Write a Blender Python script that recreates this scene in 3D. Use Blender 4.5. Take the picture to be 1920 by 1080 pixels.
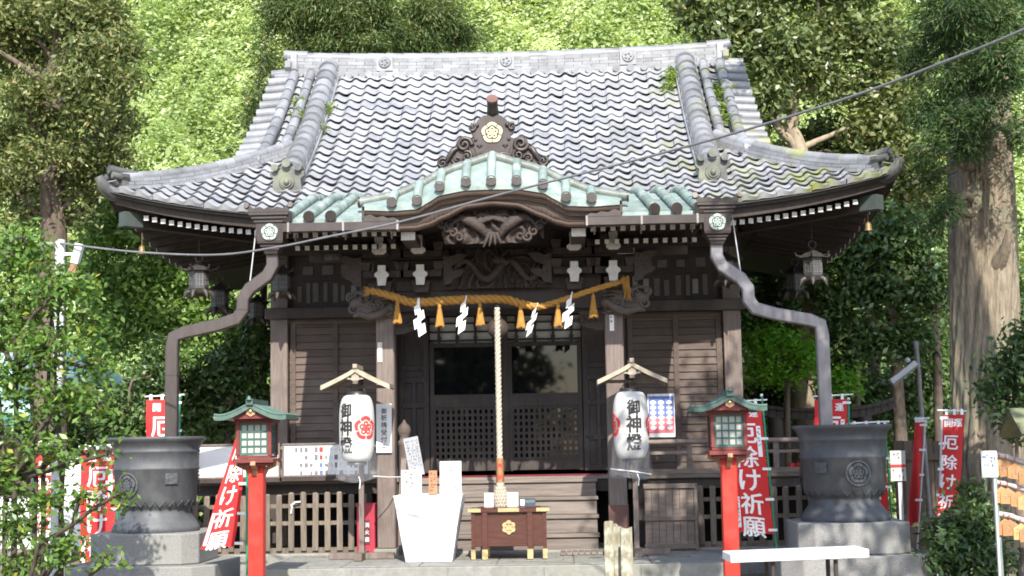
import bpy, bmesh, math, random
import numpy as np
from mathutils import Vector, Matrix
for o in list(bpy.data.objects): bpy.data.objects.remove(o)
S = bpy.context.scene; C = S.collection
rad = math.radians; PI = math.pi
random.seed(7); RNG = np.random.default_rng(11)

# ---------------------------------------------------------------- camera
CX, CZ, YAW, PITCH, ROLL, FPX = .7615, 1.6, .03238, .11, .01743, 2700.
_f = Vector((-math.sin(YAW)*math.cos(PITCH), math.cos(YAW)*math.cos(PITCH), math.sin(PITCH)))
_r0 = Vector((math.cos(YAW), math.sin(YAW), 0)); _u0 = _r0.cross(_f)
_r = math.cos(ROLL)*_r0 - math.sin(ROLL)*_u0; _u = math.sin(ROLL)*_r0 + math.cos(ROLL)*_u0
cam = bpy.data.cameras.new('camera'); co = bpy.data.objects.new('camera', cam); C.objects.link(co)
co.matrix_world = Matrix(((_r.x, _u.x, -_f.x, CX), (_r.y, _u.y, -_f.y, 0), (_r.z, _u.z, -_f.z, CZ), (0, 0, 0, 1)))
cam.sensor_width = 36; cam.lens = FPX/1920*36; cam.clip_start = .1; cam.clip_end = 2000
S.camera = co
def at(px, py, Y):
    d = _f + (px-960)/FPX*_r - (py-540)/FPX*_u
    t = Y/d.y
    return Vector((CX+t*d.x, Y, CZ+t*d.z))

# ---------------------------------------------------------------- light
SUN_EL, SUN_AZ = rad(40), rad(-7)           # from the front, a little to the right of the camera axis
sd = Vector((-math.sin(SUN_AZ)*math.cos(SUN_EL), -math.cos(SUN_AZ)*math.cos(SUN_EL), math.sin(SUN_EL)))
w = bpy.data.worlds.new('World'); S.world = w; w.use_nodes = True
nt = w.node_tree; bg = nt.nodes['Background']
sky = nt.nodes.new('ShaderNodeTexSky'); sky.sky_type = 'NISHITA'; sky.sun_disc = False
sky.sun_elevation = SUN_EL; sky.sun_rotation = math.atan2(sd.x, sd.y)
nt.links.new(sky.outputs[0], bg.inputs[0]); bg.inputs[1].default_value = .15
sl = bpy.data.lights.new('sun', 'SUN'); sl.energy = 3.5; sl.angle = rad(.5); sl.color = (1, .95, .86)
so = bpy.data.objects.new('sun', sl); C.objects.link(so); so.rotation_euler = sd.to_track_quat('Z', 'Y').to_euler()
so.location = (-10, -20, 25)
S.view_settings.view_transform = 'Standard'; S.view_settings.look = 'None'; S.view_settings.gamma = 1
S.view_settings.use_curve_mapping = False; S.view_settings.exposure = 1.3
S.render.engine = 'CYCLES'
S.cycles.use_denoising = True; S.cycles.max_bounces = 8; S.cycles.transparent_max_bounces = 16
S.cycles.sample_clamp_indirect = 6; S.cycles.filter_width = 1.8

# ---------------------------------------------------------------- helpers
def mat(name, base, base2=None, rough=.6, scale=6, stretch=(1, 1, 1), bump=0, metal=0, spec=.5, detail=6, rnd=0, spots=None, alpha=None, emis=0):
    m = bpy.data.materials.new(name); m.use_nodes = True; t = m.node_tree; n = t.nodes; p = n['Principled BSDF']
    p.inputs['Roughness'].default_value = rough; p.inputs['Metallic'].default_value = metal
    p.inputs['Specular IOR Level'].default_value = spec
    tc = n.new('ShaderNodeTexCoord'); mp = n.new('ShaderNodeMapping'); mp.inputs['Scale'].default_value = stretch
    t.links.new(tc.outputs['Object'], mp.inputs[0])
    nz = n.new('ShaderNodeTexNoise'); nz.inputs['Scale'].default_value = scale; nz.inputs['Detail'].default_value = detail
    nz.inputs['Roughness'].default_value = .65
    t.links.new(mp.outputs[0], nz.inputs['Vector'])
    if base2 is None: base2 = tuple(c*.8 for c in base)
    rp = n.new('ShaderNodeValToRGB'); rp.color_ramp.elements[0].position = .32; rp.color_ramp.elements[1].position = .68
    rp.color_ramp.elements[0].color = (*base2, 1); rp.color_ramp.elements[1].color = (*base, 1)
    t.links.new(nz.outputs[0], rp.inputs[0]); col = rp.outputs[0]
    if rnd:
        at_ = n.new('ShaderNodeAttribute'); at_.attribute_name = 'rnd'
        mr = n.new('ShaderNodeMapRange'); mr.inputs[3].default_value = 1-rnd; mr.inputs[4].default_value = 1+rnd
        t.links.new(at_.outputs['Fac'], mr.inputs[0])
        mx = n.new('ShaderNodeVectorMath'); mx.operation = 'SCALE'
        t.links.new(col, mx.inputs[0]); t.links.new(mr.outputs[0], mx.inputs['Scale']); col = mx.outputs[0]
    if spots:                                   # (colour, noise scale, lo, hi): moss, lichen, stains
        nz2 = n.new('ShaderNodeTexNoise'); nz2.inputs['Scale'].default_value = spots[1]; nz2.inputs['Detail'].default_value = 5
        t.links.new(tc.outputs['Object'], nz2.inputs['Vector'])
        r2 = n.new('ShaderNodeMapRange'); r2.inputs[1].default_value = spots[2]; r2.inputs[2].default_value = spots[3]
        t.links.new(nz2.outputs[0], r2.inputs[0])
        fac = r2.outputs[0]
        if len(spots) > 4:                      # a bias along object x (the damp side)
            sx = n.new('ShaderNodeSeparateXYZ'); t.links.new(tc.outputs['Object'], sx.inputs[0])
            r3 = n.new('ShaderNodeMapRange'); r3.inputs[1].default_value = spots[4]; r3.inputs[2].default_value = spots[5]
            t.links.new(sx.outputs[0], r3.inputs[0])
            mu = n.new('ShaderNodeMath'); mu.operation = 'MULTIPLY'; t.links.new(fac, mu.inputs[0]); t.links.new(r3.outputs[0], mu.inputs[1]); fac = mu.outputs[0]
        mm = n.new('ShaderNodeMix'); mm.data_type = 'RGBA'; mm.inputs['B'].default_value = (*spots[0], 1)
        t.links.new(fac, mm.inputs['Factor']); t.links.new(col, mm.inputs['A']); col = mm.outputs['Result']
    t.links.new(col, p.inputs['Base Color'])
    if bump:
        b = n.new('ShaderNodeBump'); b.inputs['Strength'].default_value = bump; b.inputs['Distance'].default_value = .02
        t.links.new(nz.outputs[0], b.inputs['Height']); t.links.new(b.outputs[0], p.inputs['Normal'])
    if alpha is not None: p.inputs['Alpha'].default_value = alpha
    return m
def leafmat(name, ramp, trans=.35, rough=.45, spec=.5):
    m = bpy.data.materials.new(name); m.use_nodes = True; t = m.node_tree; n = t.nodes; p = n['Principled BSDF']
    p.inputs['Roughness'].default_value = rough; p.inputs['Specular IOR Level'].default_value = spec
    a = n.new('ShaderNodeAttribute'); a.attribute_name = 'rnd'
    rp = n.new('ShaderNodeValToRGB'); cr = rp.color_ramp
    for i, (pos, c) in enumerate(ramp):
        e = cr.elements[i] if i < 2 else cr.elements.new(pos)
        e.position = pos; e.color = (*c, 1)
    t.links.new(a.outputs['Fac'], rp.inputs[0]); t.links.new(rp.outputs[0], p.inputs['Base Color'])
    tr = n.new('ShaderNodeBsdfTranslucent')
    hs = n.new('ShaderNodeMix'); hs.data_type = 'RGBA'; hs.blend_type = 'MULTIPLY'; hs.inputs['Factor'].default_value = 1
    hs.inputs['B'].default_value = (1.3, 1.25, .6, 1)
    t.links.new(rp.outputs[0], hs.inputs['A']); t.links.new(hs.outputs['Result'], tr.inputs[0])
    mx = n.new('ShaderNodeMixShader'); mx.inputs[0].default_value = trans
    t.links.new(p.outputs[0], mx.inputs[1]); t.links.new(tr.outputs[0], mx.inputs[2])
    t.links.new(mx.outputs[0], n['Material Output'].inputs[0])
    return m

WL = {}                                          # world place of each root and part
def tag(o, label=None, cat=None, group=None, kind=None, category=None):
    cat = cat or category
    if label: o['label'] = label
    if cat: o['category'] = cat
    if group: o['group'] = group
    if kind: o['kind'] = kind
    return o
def thing(name, loc, label, cat, group=None):
    o = bpy.data.objects.new(name, None); C.objects.link(o); o.location = loc; o.empty_display_size = .2
    WL[o] = Vector(loc); return tag(o, label, cat, group)

class MB:
    """collects shapes and links them as ONE mesh object"""
    def __init__(s): s.v = []; s.f = []; s.m = []; s.s = []; s.r = []
    def add(s, vs, fs, mi=0, sm=False, rnd=None):
        b = len(s.v); s.v += [tuple(v) for v in vs]
        q = random.random() if rnd is None else rnd
        for f in fs: s.f.append([b+i for i in f]); s.m.append(mi); s.s.append(sm); s.r.append(q)
    def box(s, c, d, mi=0, rot=None, taper=None, rnd=None):
        x, y, z = (k/2 for k in d); tx, ty = taper or (1, 1)
        vs = [Vector(p) for p in ((-x, -y, -z), (x, -y, -z), (x, y, -z), (-x, y, -z), (-x*tx, -y*ty, z), (x*tx, -y*ty, z), (x*tx, y*ty, z), (-x*tx, y*ty, z))]
        if rot is not None: vs = [rot @ v for v in vs]
        c = Vector(c)
        s.add([v+c for v in vs], [(0, 3, 2, 1), (4, 5, 6, 7), (0, 1, 5, 4), (1, 2, 6, 5), (2, 3, 7, 6), (3, 0, 4, 7)], mi, False, rnd)
    def bb(s, a, b, mi=0, rnd=None):              # box between two corners
        s.box([(p+q)/2 for p, q in zip(a, b)], [abs(q-p) for p, q in zip(a, b)], mi, rnd=rnd)
    def beam(s, a, b, wd, ht, mi=0, up=(0, 0, 1)):
        a, b = Vector(a), Vector(b); d = (b-a); L = d.length; d.normalize()
        sx = d.cross(Vector(up)).normalized(); uz = sx.cross(d)
        s.box((a+b)/2, (wd, L, ht), mi, Matrix((sx, d, uz)).transposed())
    def tube(s, pts, r, seg=8, mi=0, caps=True, sm=True, capmi=None, sq=None, up=None):
        P = [Vector(p) for p in pts]; n = len(P)
        R = r if isinstance(r, (list, tuple)) else [r]*n
        T = [((P[min(i+1, n-1)]-P[max(i-1, 0)]).normalized()) for i in range(n)]
        ref = Vector(up) if up else (Vector((0, 0, 1)) if abs(T[0].z) < .9 else Vector((0, 1, 0)))
        vs = []; nx = T[0].cross(ref).normalized()
        for i in range(n):
            nx = (nx-T[i]*nx.dot(T[i])).normalized(); ny = T[i].cross(nx)
            if sq:
                a, b = sq
                for (u, v) in ((-1, -1), (1, -1), (1, 1), (-1, 1)): vs.append(P[i]+nx*u*a/2+ny*v*b/2)
            else:
                for k in range(seg):
                    q = 2*PI*k/seg; vs.append(P[i]+(nx*math.cos(q)+ny*math.sin(q))*R[i])
        g = 4 if sq else seg
        fs = [(i*g+k, i*g+(k+1) % g, (i+1)*g+(k+1) % g, (i+1)*g+k) for i in range(n-1) for k in range(g)]
        q = random.random()
        s.add(vs, fs, mi, sm and not sq, q)
        if caps:
            cm = mi if capmi is None else capmi
            s.add(vs[:g], [tuple(range(g))[::-1]], cm, False, q); s.add(vs[-g:], [tuple(range(g))], cm, False, q)
    def lathe(s, prof, c, seg=24, mi=0, sm=True, rot=0, sx=1, sy=1):
        c = Vector(c); vs = []
        for (r, z) in prof:
            for k in range(seg):
                q = rot+2*PI*k/seg; vs.append(c+Vector((r*math.cos(q)*sx, r*math.sin(q)*sy, z)))
        n = len(prof)
        fs = [(i*seg+k, i*seg+(k+1) % seg, (i+1)*seg+(k+1) % seg, (i+1)*seg+k) for i in range(n-1) for k in range(seg)]
        s.add(vs, fs, mi, sm)
        s.add(vs[:seg], [tuple(range(seg))[::-1]], mi, False); s.add(vs[-seg:], [tuple(range(seg))], mi, False)
    def plate(s, pts, y0, y1, mi=0, fn=None):      # an outline in x, z given a thickness along y
        fn = fn or (lambda x, y, z: (x, y, z)); n = len(pts)
        a = [fn(x, y0, z) for x, z in pts]; b = [fn(x, y1, z) for x, z in pts]
        s.add(a+b, [tuple(range(n))] + [tuple(range(n, 2*n))[::-1]] + [(i, i+n, (i+1) % n+n, (i+1) % n) for i in range(n)], mi)
    def grid(s, fn, nu, nv, mi=0, sm=True, flip=False):
        vs = [fn(i/nu, j/nv) for j in range(nv+1) for i in range(nu+1)]
        k = nu+1
        fs = [(j*k+i, j*k+i+1, (j+1)*k+i+1, (j+1)*k+i) for j in range(nv) for i in range(nu)]
        if flip: fs = [f[::-1] for f in fs]
        s.add(vs, fs, mi, sm)
    def ball(s, c, r, mi=0, seg=10, rings=6, rot=None):
        r = r if isinstance(r, (tuple, list)) else (r, r, r); c = Vector(c); vs = []
        for j in range(1, rings):
            t = PI*j/rings
            for k in range(seg):
                q = 2*PI*k/seg; vs.append(Vector((r[0]*math.sin(t)*math.cos(q), r[1]*math.sin(t)*math.sin(q), r[2]*math.cos(t))))
        vs += [Vector((0, 0, r[2])), Vector((0, 0, -r[2]))]
        if rot is not None: vs = [rot @ v for v in vs]
        vs = [v+c for v in vs]
        n = (rings-1)*seg
        fs = [(j*seg+k, (j+1)*seg+k, (j+1)*seg+(k+1) % seg, j*seg+(k+1) % seg) for j in range(rings-2) for k in range(seg)]
        fs += [(n, k, (k+1) % seg) for k in range(seg)] + [(n+1, n-seg+(k+1) % seg, n-seg+k) for k in range(seg)]
        s.add(vs, fs, mi, True)
    def build(s, name, mats, parent=None, bevel=0, **tags):
        me = bpy.data.meshes.new(name)
        off = WL.get(parent, Vector((0, 0, 0)))
        if parent is None and s.v and tags.pop('rooted', True):
            a = np.array(s.v); off = Vector(((a[:, 0].min()+a[:, 0].max())/2, (a[:, 1].min()+a[:, 1].max())/2, a[:, 2].min()))
        me.from_pydata([(x-off.x, y-off.y, z-off.z) for x, y, z in s.v], [], s.f)
        for m in (mats if isinstance(mats, (list, tuple)) else [mats]): me.materials.append(m)
        me.polygons.foreach_set('material_index', s.m); me.polygons.foreach_set('use_smooth', s.s)
        at_ = me.attributes.new('rnd', 'FLOAT', 'FACE'); at_.data.foreach_set('value', s.r)
        me.update()
        o = bpy.data.objects.new(name, me); C.objects.link(o)
        if parent is not None: o.parent = parent
        else: o.location = off
        WL[o] = off
        if bevel:
            b = o.modifiers.new('soft_edges', 'BEVEL'); b.width = bevel; b.segments = 1; b.limit_method = 'ANGLE'; b.angle_limit = rad(40)
        return tag(o, **tags)

# lettering: every character once as a mesh, then laid on a surface by a mapping
_G = {}
def glyph(ch, bold=.0):
    k = (ch, bold)
    if k in _G: return _G[k]
    cu = bpy.data.curves.new('lettering', 'FONT'); cu.body = ch; cu.resolution_u = 3; cu.offset = bold
    o = bpy.data.objects.new('lettering', cu); C.objects.link(o)
    bpy.context.view_layer.update()
    me = bpy.data.meshes.new_from_object(o.evaluated_get(bpy.context.evaluated_depsgraph_get()))
    bm = bmesh.new(); bm.from_mesh(me)
    bmesh.ops.triangulate(bm, faces=bm.faces)
    for _ in range(2):
        ed = [e for e in bm.edges if e.calc_length() > .22]
        if ed: bmesh.ops.subdivide_edges(bm, edges=ed, cuts=1)
    bmesh.ops.triangulate(bm, faces=bm.faces)
    vs = [(v.co.x, v.co.y) for v in bm.verts]; fs = [[v.index for v in f.verts] for f in bm.faces]
    bm.free(); bpy.data.objects.remove(o); bpy.data.curves.remove(cu); bpy.data.meshes.remove(me)
    a = np.array(vs) if vs else np.zeros((1, 2))
    c = (a.min(0)+a.max(0))/2; e = max((a.max(0)-a.min(0)).max(), .3)
    if ch in 'け': e = max(e, .85)
    _G[k] = ([tuple((p-c)/e) for p in a], fs); return _G[k]
def write(mb, ch, cx, cz, size, fn, mi, bold=0., sx=1.):
    vs, fs = glyph(ch, min(bold, .008))
    sh = [(0, 0)] if bold < .012 else [(-.028, 0), (0, 0), (.028, 0), (0, .018)] if bold < .025 else [(-.013, 0), (.013, 0), (0, .008)]
    for dx, dz in sh: mb.add([fn(cx+(x+dx)*size*sx, cz+(z+dz)*size) for x, z in vs], fs, mi)
def marks(mb, fn, x0, x1, z0, z1, cols, rows, mi, rng, fill=.8, vertical=True):
    """small illegible lines of writing: short strokes in columns"""
    dx = (x1-x0)/cols; dz = (z1-z0)/rows
    for i in range(cols):
        stop = rng.randint(int(rows*.5), rows)
        for j in range(stop):
            if rng.random() > fill: continue
            cx = x0+dx*(i+.5); cz = z1-dz*(j+.5)
            for k in range(rng.randint(2, 3)):
                a = (rng.uniform(-.3, .3)*dx, rng.uniform(-.32, .32)*dz); l = rng.uniform(.25, .6)
                hx, hz = (l*dx/2, .11*dz) if rng.random() < .6 else (.09*dx, l*dz/2)
                mb.add([fn(cx+a[0]+u*hx, cz+a[1]+v*hz) for u, v in ((-1, -1), (1, -1), (1, 1), (-1, 1))], [(0, 1, 2, 3)], mi)
def crest(mb, fn, cx, cz, r, mi, inner=True, turn=0):
    """five-lobed melon crest: a broken lobed ring round a small flower"""
    n = 5
    for k in range(n):
        a0 = turn+PI/2+2*PI*k/n
        N = 12; vs = []
        for i in range(N+1):
            q = a0-(PI/n)*.9+(2*PI/n)*.9*i/N
            lob = 1+.09*math.cos((q-a0)*n/2*1.2)
            for rr in (.70*(.95+.06*math.cos((q-a0)*n)), 1.0*(.9+.1*math.cos((q-a0)*n/2)**2)):
                vs.append(fn(cx+r*rr*math.cos(q), cz+r*rr*math.sin(q)))
        mb.add(vs, [(2*i, 2*i+1, 2*i+3, 2*i+2) for i in range(N)], mi)
        if inner:
            px, pz = cx+r*.36*math.cos(a0), cz+r*.36*math.sin(a0); M = 12
            vs = [fn(px+r*q*math.cos(2*PI*i/M), pz+r*q*math.sin(2*PI*i/M)) for q in (.10, .225) for i in range(M)]
            mb.add(vs, [(i, (i+1) % M, M+(i+1) % M, M+i) for i in range(M)], mi)
    if inner:
        vs = [fn(cx+r*.13*math.cos(2*PI*i/10), cz+r*.13*math.sin(2*PI*i/10)) for i in range(10)]
        mb.add(vs, [tuple(range(10))], mi)
def interp(x, tab):
    for (a, b), (c, d) in zip(tab, tab[1:]):
        if x <= c:
            t = max(0, (x-a)/(c-a)); t = t*t*(3-2*t)*.35+t*.65
            return b+(d-b)*t
    return tab[-1][1]

# leaves: numpy clouds of small leaf faces
def leaf_cloud(P, size, asp, up=.5, rng=RNG, out=None, axis=None, droop=0):
    n = len(P); N = rng.normal(size=(n, 3)); N /= np.linalg.norm(N, axis=1)[:, None]
    N[:, 2] += up*1.6
    if out is not None: N += out*.9
    N /= np.linalg.norm(N, axis=1)[:, None]+1e-9
    D = rng.normal(size=(n, 3)) if axis is None else axis+rng.normal(size=(n, 3))*.25
    D[:, 2] -= droop
    D -= N*(D*N).sum(1)[:, None]; D /= np.linalg.norm(D, axis=1)[:, None]+1e-9
    W = np.cross(N, D)
    s = size*rng.uniform(.6, 1.35, n)[:, None]
    V = np.stack([P-D*s*.5, P+W*s*asp*.5-D*s*.05, P+D*s*.5, P-W*s*asp*.5-D*s*.05], 1)
    return V.reshape(-1, 3)
def cloud_mesh(name, V, m, parent=None, rnd=None, **tags):
    n = len(V)//4; off = WL.get(parent, Vector((0, 0, 0)))
    me = bpy.data.meshes.new(name); me.vertices.add(4*n); me.vertices.foreach_set('co', (V-np.array(off)).astype(np.float32).ravel())
    me.loops.add(4*n); me.loops.foreach_set('vertex_index', np.arange(4*n, dtype=np.int32))
    me.polygons.add(n); me.polygons.foreach_set('loop_start', np.arange(0, 4*n, 4, dtype=np.int32)); me.polygons.foreach_set('loop_total', np.full(n, 4, np.int32))
    me.update(); a = me.attributes.new('rnd', 'FLOAT', 'FACE')
    a.data.foreach_set('value', (RNG.random(n) if rnd is None else rnd).astype(np.float32))
    me.materials.append(m); o = bpy.data.objects.new(name, me); C.objects.link(o)
    if parent is not None: o.parent = parent
    WL[o] = off
    return tag(o, **tags)
def clumps_points(cl, n, per=10, spread=.13, shell=2.2, rng=RNG):
    """cl: list of (centre, (rx, ry, rz)); n leaves gathered on twigs spread through the clumps' volume"""
    vol = np.array([r[0]*r[2]+.3*r[0]*r[1] for c, r in cl]); vol /= vol.sum()
    Ps, Os, Rs = [], [], []
    for (c, r), f in zip(cl, vol):
        k = max(2, int(n*f/per)); d = rng.normal(size=(k, 3)); d /= np.linalg.norm(d, axis=1)[:, None]
        # lumpy radius so that the outline is uneven
        ph = rng.uniform(0, 6.3, 6)
        lump = 1+.16*np.sin(4*d[:, 0]+ph[0])*np.sin(4*d[:, 2]+ph[1])+.12*np.sin(9*d[:, 0]+ph[2])*np.sin(9*d[:, 2]+ph[3])+.08*np.sin(9*d[:, 1]+ph[4])
        rr = (rng.random(k)**(1/shell))*lump
        T = np.array(c)+d*rr[:, None]*np.array(r)
        P = np.repeat(T, per, 0)+rng.normal(size=(k*per, 3))*spread
        Ps.append(P); Os.append(np.repeat(d, per, 0)); Rs.append(np.repeat(rng.random(k), per))
    return np.concatenate(Ps), np.concatenate(Os), np.concatenate(Rs)
def clump(px, py, rx, ry, Y, dy=None):
    s = Y/FPX; c = at(px, py, Y)
    return (tuple(c), (rx*s, dy if dy else (rx+ry)/2*s*.8, ry*s))
def trunk_tube(mb, pts, r0, r1, seg=9, wob=.02):
    n = len(pts)
    # refine and roughen
    Q = []; R = []
    for i in range(n-1):
        for k in range(4):
            t = k/4; Q.append(Vector(pts[i]).lerp(Vector(pts[i+1]), t)); R.append((i+t)/(n-1))
    Q.append(Vector(pts[-1])); R.append(1)
    Q = [q+Vector((random.uniform(-wob, wob), random.uniform(-wob, wob), 0)) for q in Q]
    mb.tube(Q, [r0+(r1-r0)*t for t in R], seg)

# ---------------------------------------------------------------- materials
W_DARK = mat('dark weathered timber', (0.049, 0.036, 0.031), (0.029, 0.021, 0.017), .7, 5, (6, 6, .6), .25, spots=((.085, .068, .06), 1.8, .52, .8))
W_SIDE = mat('weathered siding boards', (0.109, 0.076, 0.060), (0.065, 0.045, 0.036), .75, 4, (.7, 6, 9), .3, rnd=.22, spots=((.165, .13, .11), 1.4, .5, .8))
W_POST = mat('grey brown timber post', (0.204, 0.160, 0.139), (0.116, 0.088, 0.076), .7, 5, (7, 7, .5), .25, spots=((.10, .078, .066), 2.2, .5, .75))
W_VER = mat('pale worn veranda boards', (0.211, 0.167, 0.140), (0.118, 0.090, 0.074), .65, 5, (.6, 5, 5), .2, rnd=.15)
W_STEP = mat('worn grey step boards', (0.208, 0.172, 0.148), (0.112, 0.090, 0.076), .6, 4, (.5, 5, 6), .25, rnd=.12)
W_PICK = mat('weathered picket timber', (0.211, 0.174, 0.136), (0.112, 0.090, 0.068), .8, 6, (5, 5, .7), .3, rnd=.2)
W_CARVE = mat('dark carved timber', (0.065, 0.045, 0.038), (0.034, 0.024, 0.020), .65, 32, (1, 1, 1), .9, detail=8)
W_PALE = mat('pale roof board timber', (0.390, 0.323, 0.247), (0.270, 0.217, 0.158), .7, 6, (1, 5, 5), .2)
W_BOX = mat('varnished red brown timber', (.095, .034, .024), (.055, .02, .014), .35, 5, (.8, 4, 8), .1)
W_MOSS = mat('lichen covered stakes', (.30, .275, .20), (.15, .135, .08), .9, 9, (5, 5, .9), .5, spots=((.42, .42, .35), 7, .5, .62))
WHITE_END = mat('whitewashed beam end', (.62, .60, .56), (.46, .44, .41), .8, 14, (1, 1, 1), .1)
TILE = mat('silver grey clay tile', (.37, .372, .385), (.245, .248, .265), .42, 2.2, (1, 1, 1), .12, rnd=.13, spec=.55, spots=((.25, .27, .08), 2.6, .5, .66, 1.2, 3.6))
TILE_R = mat('weathered ridge tile', (.26, .265, .28), (.15, .152, .162), .5, 4, (1, 1, 1), .15, rnd=.22, spots=((.27, .28, .11), 2.2, .53, .66, 2.2, 4.2))
TILE_O = mat('dark moulded end tile', (.10, .098, .098), (.055, .055, .056), .6, 6, (1, 1, 1), .2, spots=((.16, .17, .12), 4, .5, .7))
TILE_D = mat('dark roof mortar', (.045, .045, .048), (.03, .03, .032), .9)
COPPER = mat('verdigris copper', (.255, .315, .285), (.155, .205, .185), .42, 5, (1, 1, 1), .1, rnd=.2, spots=((.38, .42, .40), 6, .52, .75))
COP_RG = mat('browned verdigris', (.17, .20, .18), (.105, .11, .10), .5, 6, (1, 1, 1), .1, rnd=.2)
COP_BR = mat('brown copper', (.075, .06, .055), (.045, .035, .032), .42, 4, (1, 1, 1), .06, metal=.35)
GOLD = mat('gilded crest', (0.600, 0.528, 0.304), (0.480, 0.400, 0.208), .4, 20, metal=.3)
CREST_P = mat('pale crest metal', (0.400, 0.464, 0.416), (0.304, 0.360, 0.320), .5, 20)
BRASS = mat('old brass fitting', (.62, .50, .27), (.44, .34, .17), .4, 18, metal=.5)
IRON = mat('dark bronze casting', (.088, .092, .10), (.06, .062, .068), .6, 9, (1, 1, .5), .3, spots=((.13, .135, .14), 3, .5, .75), metal=.15)
STONE = mat('speckled granite', (0.285, 0.279, 0.267), (0.167, 0.164, 0.158), .85, 70, (1, 1, 1), .3, detail=3, spots=((.22, .22, .19), 1.8, .52, .78))
STONE2 = mat('worn paving stone', (0.264, 0.257, 0.238), (0.178, 0.175, 0.158), .85, 9, (1, 1, 1), .3, spots=((.20, .20, .155), 1.6, .5, .75))
SOIL = mat('packed earth', (.24, .20, .155), (.13, .105, .08), .95, 4, (1, 1, 1), .5)
GLASS = mat('dark window pane', (.006, .006, .008), (.004, .004, .005), .03, spec=.35)
SHADE_BLACK = mat('near black for shade', (.012, .010, .009), (.008, .007, .006), .9)
CLOTHW = mat('white cotton', (0.576, 0.568, 0.552), (0.512, 0.504, 0.488), .9, 6)
PAPER = mat('white paper', (.80, .80, .80), (.75, .75, .74), .8, 8)
PAPER_L = mat('white lantern paper', (0.544, 0.530, 0.510), (0.490, 0.476, 0.449), .75, 5)
INK = mat('black ink', (.022, .022, .024), (.018, .018, .02), .7)
INKG = mat('grey print', (.20, .20, .21), (.15, .15, .16), .8)
REDP = mat('red print', (.66, .045, .035), (.58, .035, .03), .7)
BLUEP = mat('blue print', (.13, .17, .40), (.1, .14, .34), .7)
PINKP = mat('rose print', (.66, .16, .19), (.58, .13, .16), .7)
VERM = mat('vermilion paint', (.56, .030, .018), (.46, .026, .016), .5, 3, (3, 3, .6), .06, spec=.4, spots=((.33, .055, .04), 5, .5, .72))
VERM_D = mat('faded vermilion paint', (0.173, 0.026, 0.022), (0.115, 0.022, 0.018), .6, 7, (1, 1, 1), .1)
BANNER = mat('red banner cloth', (0.561, 0.024, 0.024), (0.476, 0.019, 0.020), .8, 3)
LETTER = mat('white banner lettering', (.82, .80, .78), (.78, .76, .74), .85)
ROPE_Y = mat('golden straw rope', (0.442, 0.230, 0.047), (0.323, 0.157, 0.030), .85, 20, (1, 1, 1), .5)
ROPE_W = mat('cream cotton rope', (0.493, 0.442, 0.357), (0.357, 0.315, 0.246), .9, 40, (1, 1, 1), .5)
TAGW = mat('plain new wood', (0.336, 0.168, 0.073), (0.266, 0.126, 0.052), .55, 6, (6, 6, .6))
GREENP = mat('green pole', (.02, .22, .12), (.016, .18, .1), .4)
WPLAST = mat('white plastic', (.76, .76, .76), (.70, .70, .70), .45, 3, spots=((.58, .57, .54), 4, .58, .78))
FILM = mat('clear plastic cover', (.8, .82, .85), (.7, .72, .75), .15, 12, (1, 1, 1), .8, alpha=.09)
BLACKM = mat('black lacquer', (.03, .028, .028), (.02, .019, .019), .4)
STICK1 = mat('faded paper slip', (0.154, 0.139, 0.133), (0.112, 0.099, 0.095), .9, 10)
STICK2 = mat('pale paper slip', (0.291, 0.291, 0.280), (0.224, 0.224, 0.213), .9, 10)
CABLE = mat('grey cable sheath', (.17, .17, .18), (.12, .12, .125), .5, 5)
STEEL = mat('pale galvanised pole', (.55, .55, .55), (.42, .42, .43), .5, 4)
MOSSLEAF = leafmat('small roof weeds', [(0, (.08, .16, .02)), (1, (.28, .36, .06))])

BARK = mat('dark bark', (.16, .12, .09), (.07, .052, .04), .95, 5, (4, 4, .6), .8)
BARK_P = mat('pale smooth bark', (.36, .29, .20), (.20, .16, .11), .9, 5, (2, 2, .6), .5)
BARK_C = mat('cedar bark', (.30, .245, .175), (.12, .097, .07), .95, 12, (3, 3, .45), .8, detail=10, spots=((.15, .155, .105), 2.6, .5, .68))

# ---------------------------------------------------------------- ground and hill
g = MB()
def ground_z(x, y): return .02*math.sin(x*1.3)*math.sin(y*.9)
g.grid(lambda u, v: (-400+800*u, -300+700*v, -.03), 40, 40)
g.build('ground', SOIL, kind='structure')
# the steep wooded slope behind the shrine
def hill_z(x, y):
    t = max(0., y-29.5-.25*abs(x)*.3)
    return min(46., t*1.22+.5*math.sin(x*.45)*min(1, t*.3)+.35*math.sin(x*1.1+y*.7)*min(1, t*.3))-.25
g = MB(); g.grid(lambda u, v: ((u-.5)*150, 28.5+v*45, hill_z((u-.5)*150, 28.5+v*45)), 75, 40)
g.build('hillside', mat('hill undergrowth', (.12, .17, .045), (.06, .09, .025), .95, 3), kind='structure')

# ---------------------------------------------------------------- stone work in front
g = MB(); g.bb((-2.74, 16.55, -.05), (2.72, 18.40, .262))
for i in range(6):                                # laid slabs with open joints
    for j in range(3): g.bb((-2.66+.884*i, 16.60+.59*j, .262), (-2.66+.884*i+.874, 16.60+.59*j+.58, .275+random.uniform(-.002, .001)))
for i in range(5): g.bb((-2.74+1.092*i, 16.535, .02), (-2.74+1.092*i+1.08, 16.552, .258))
g.build('stone_platform', STONE2, bevel=.015, label='low grey stone platform under the offering box and lantern stands', category='platform') if False else tag(g.build('stone_platform', STONE2, bevel=.015), 'low grey stone platform carrying the offering box and both paper lantern stands', 'platform')
g = MB(); g.bb((-4.35, 18.43, -.05), (4.35, 18.75, .30))
for i in range(9): pass
tag(g.build('stone_kerb', STONE2, bevel=.02), 'long rough stone kerb under the picket fences and veranda', 'kerb')

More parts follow.
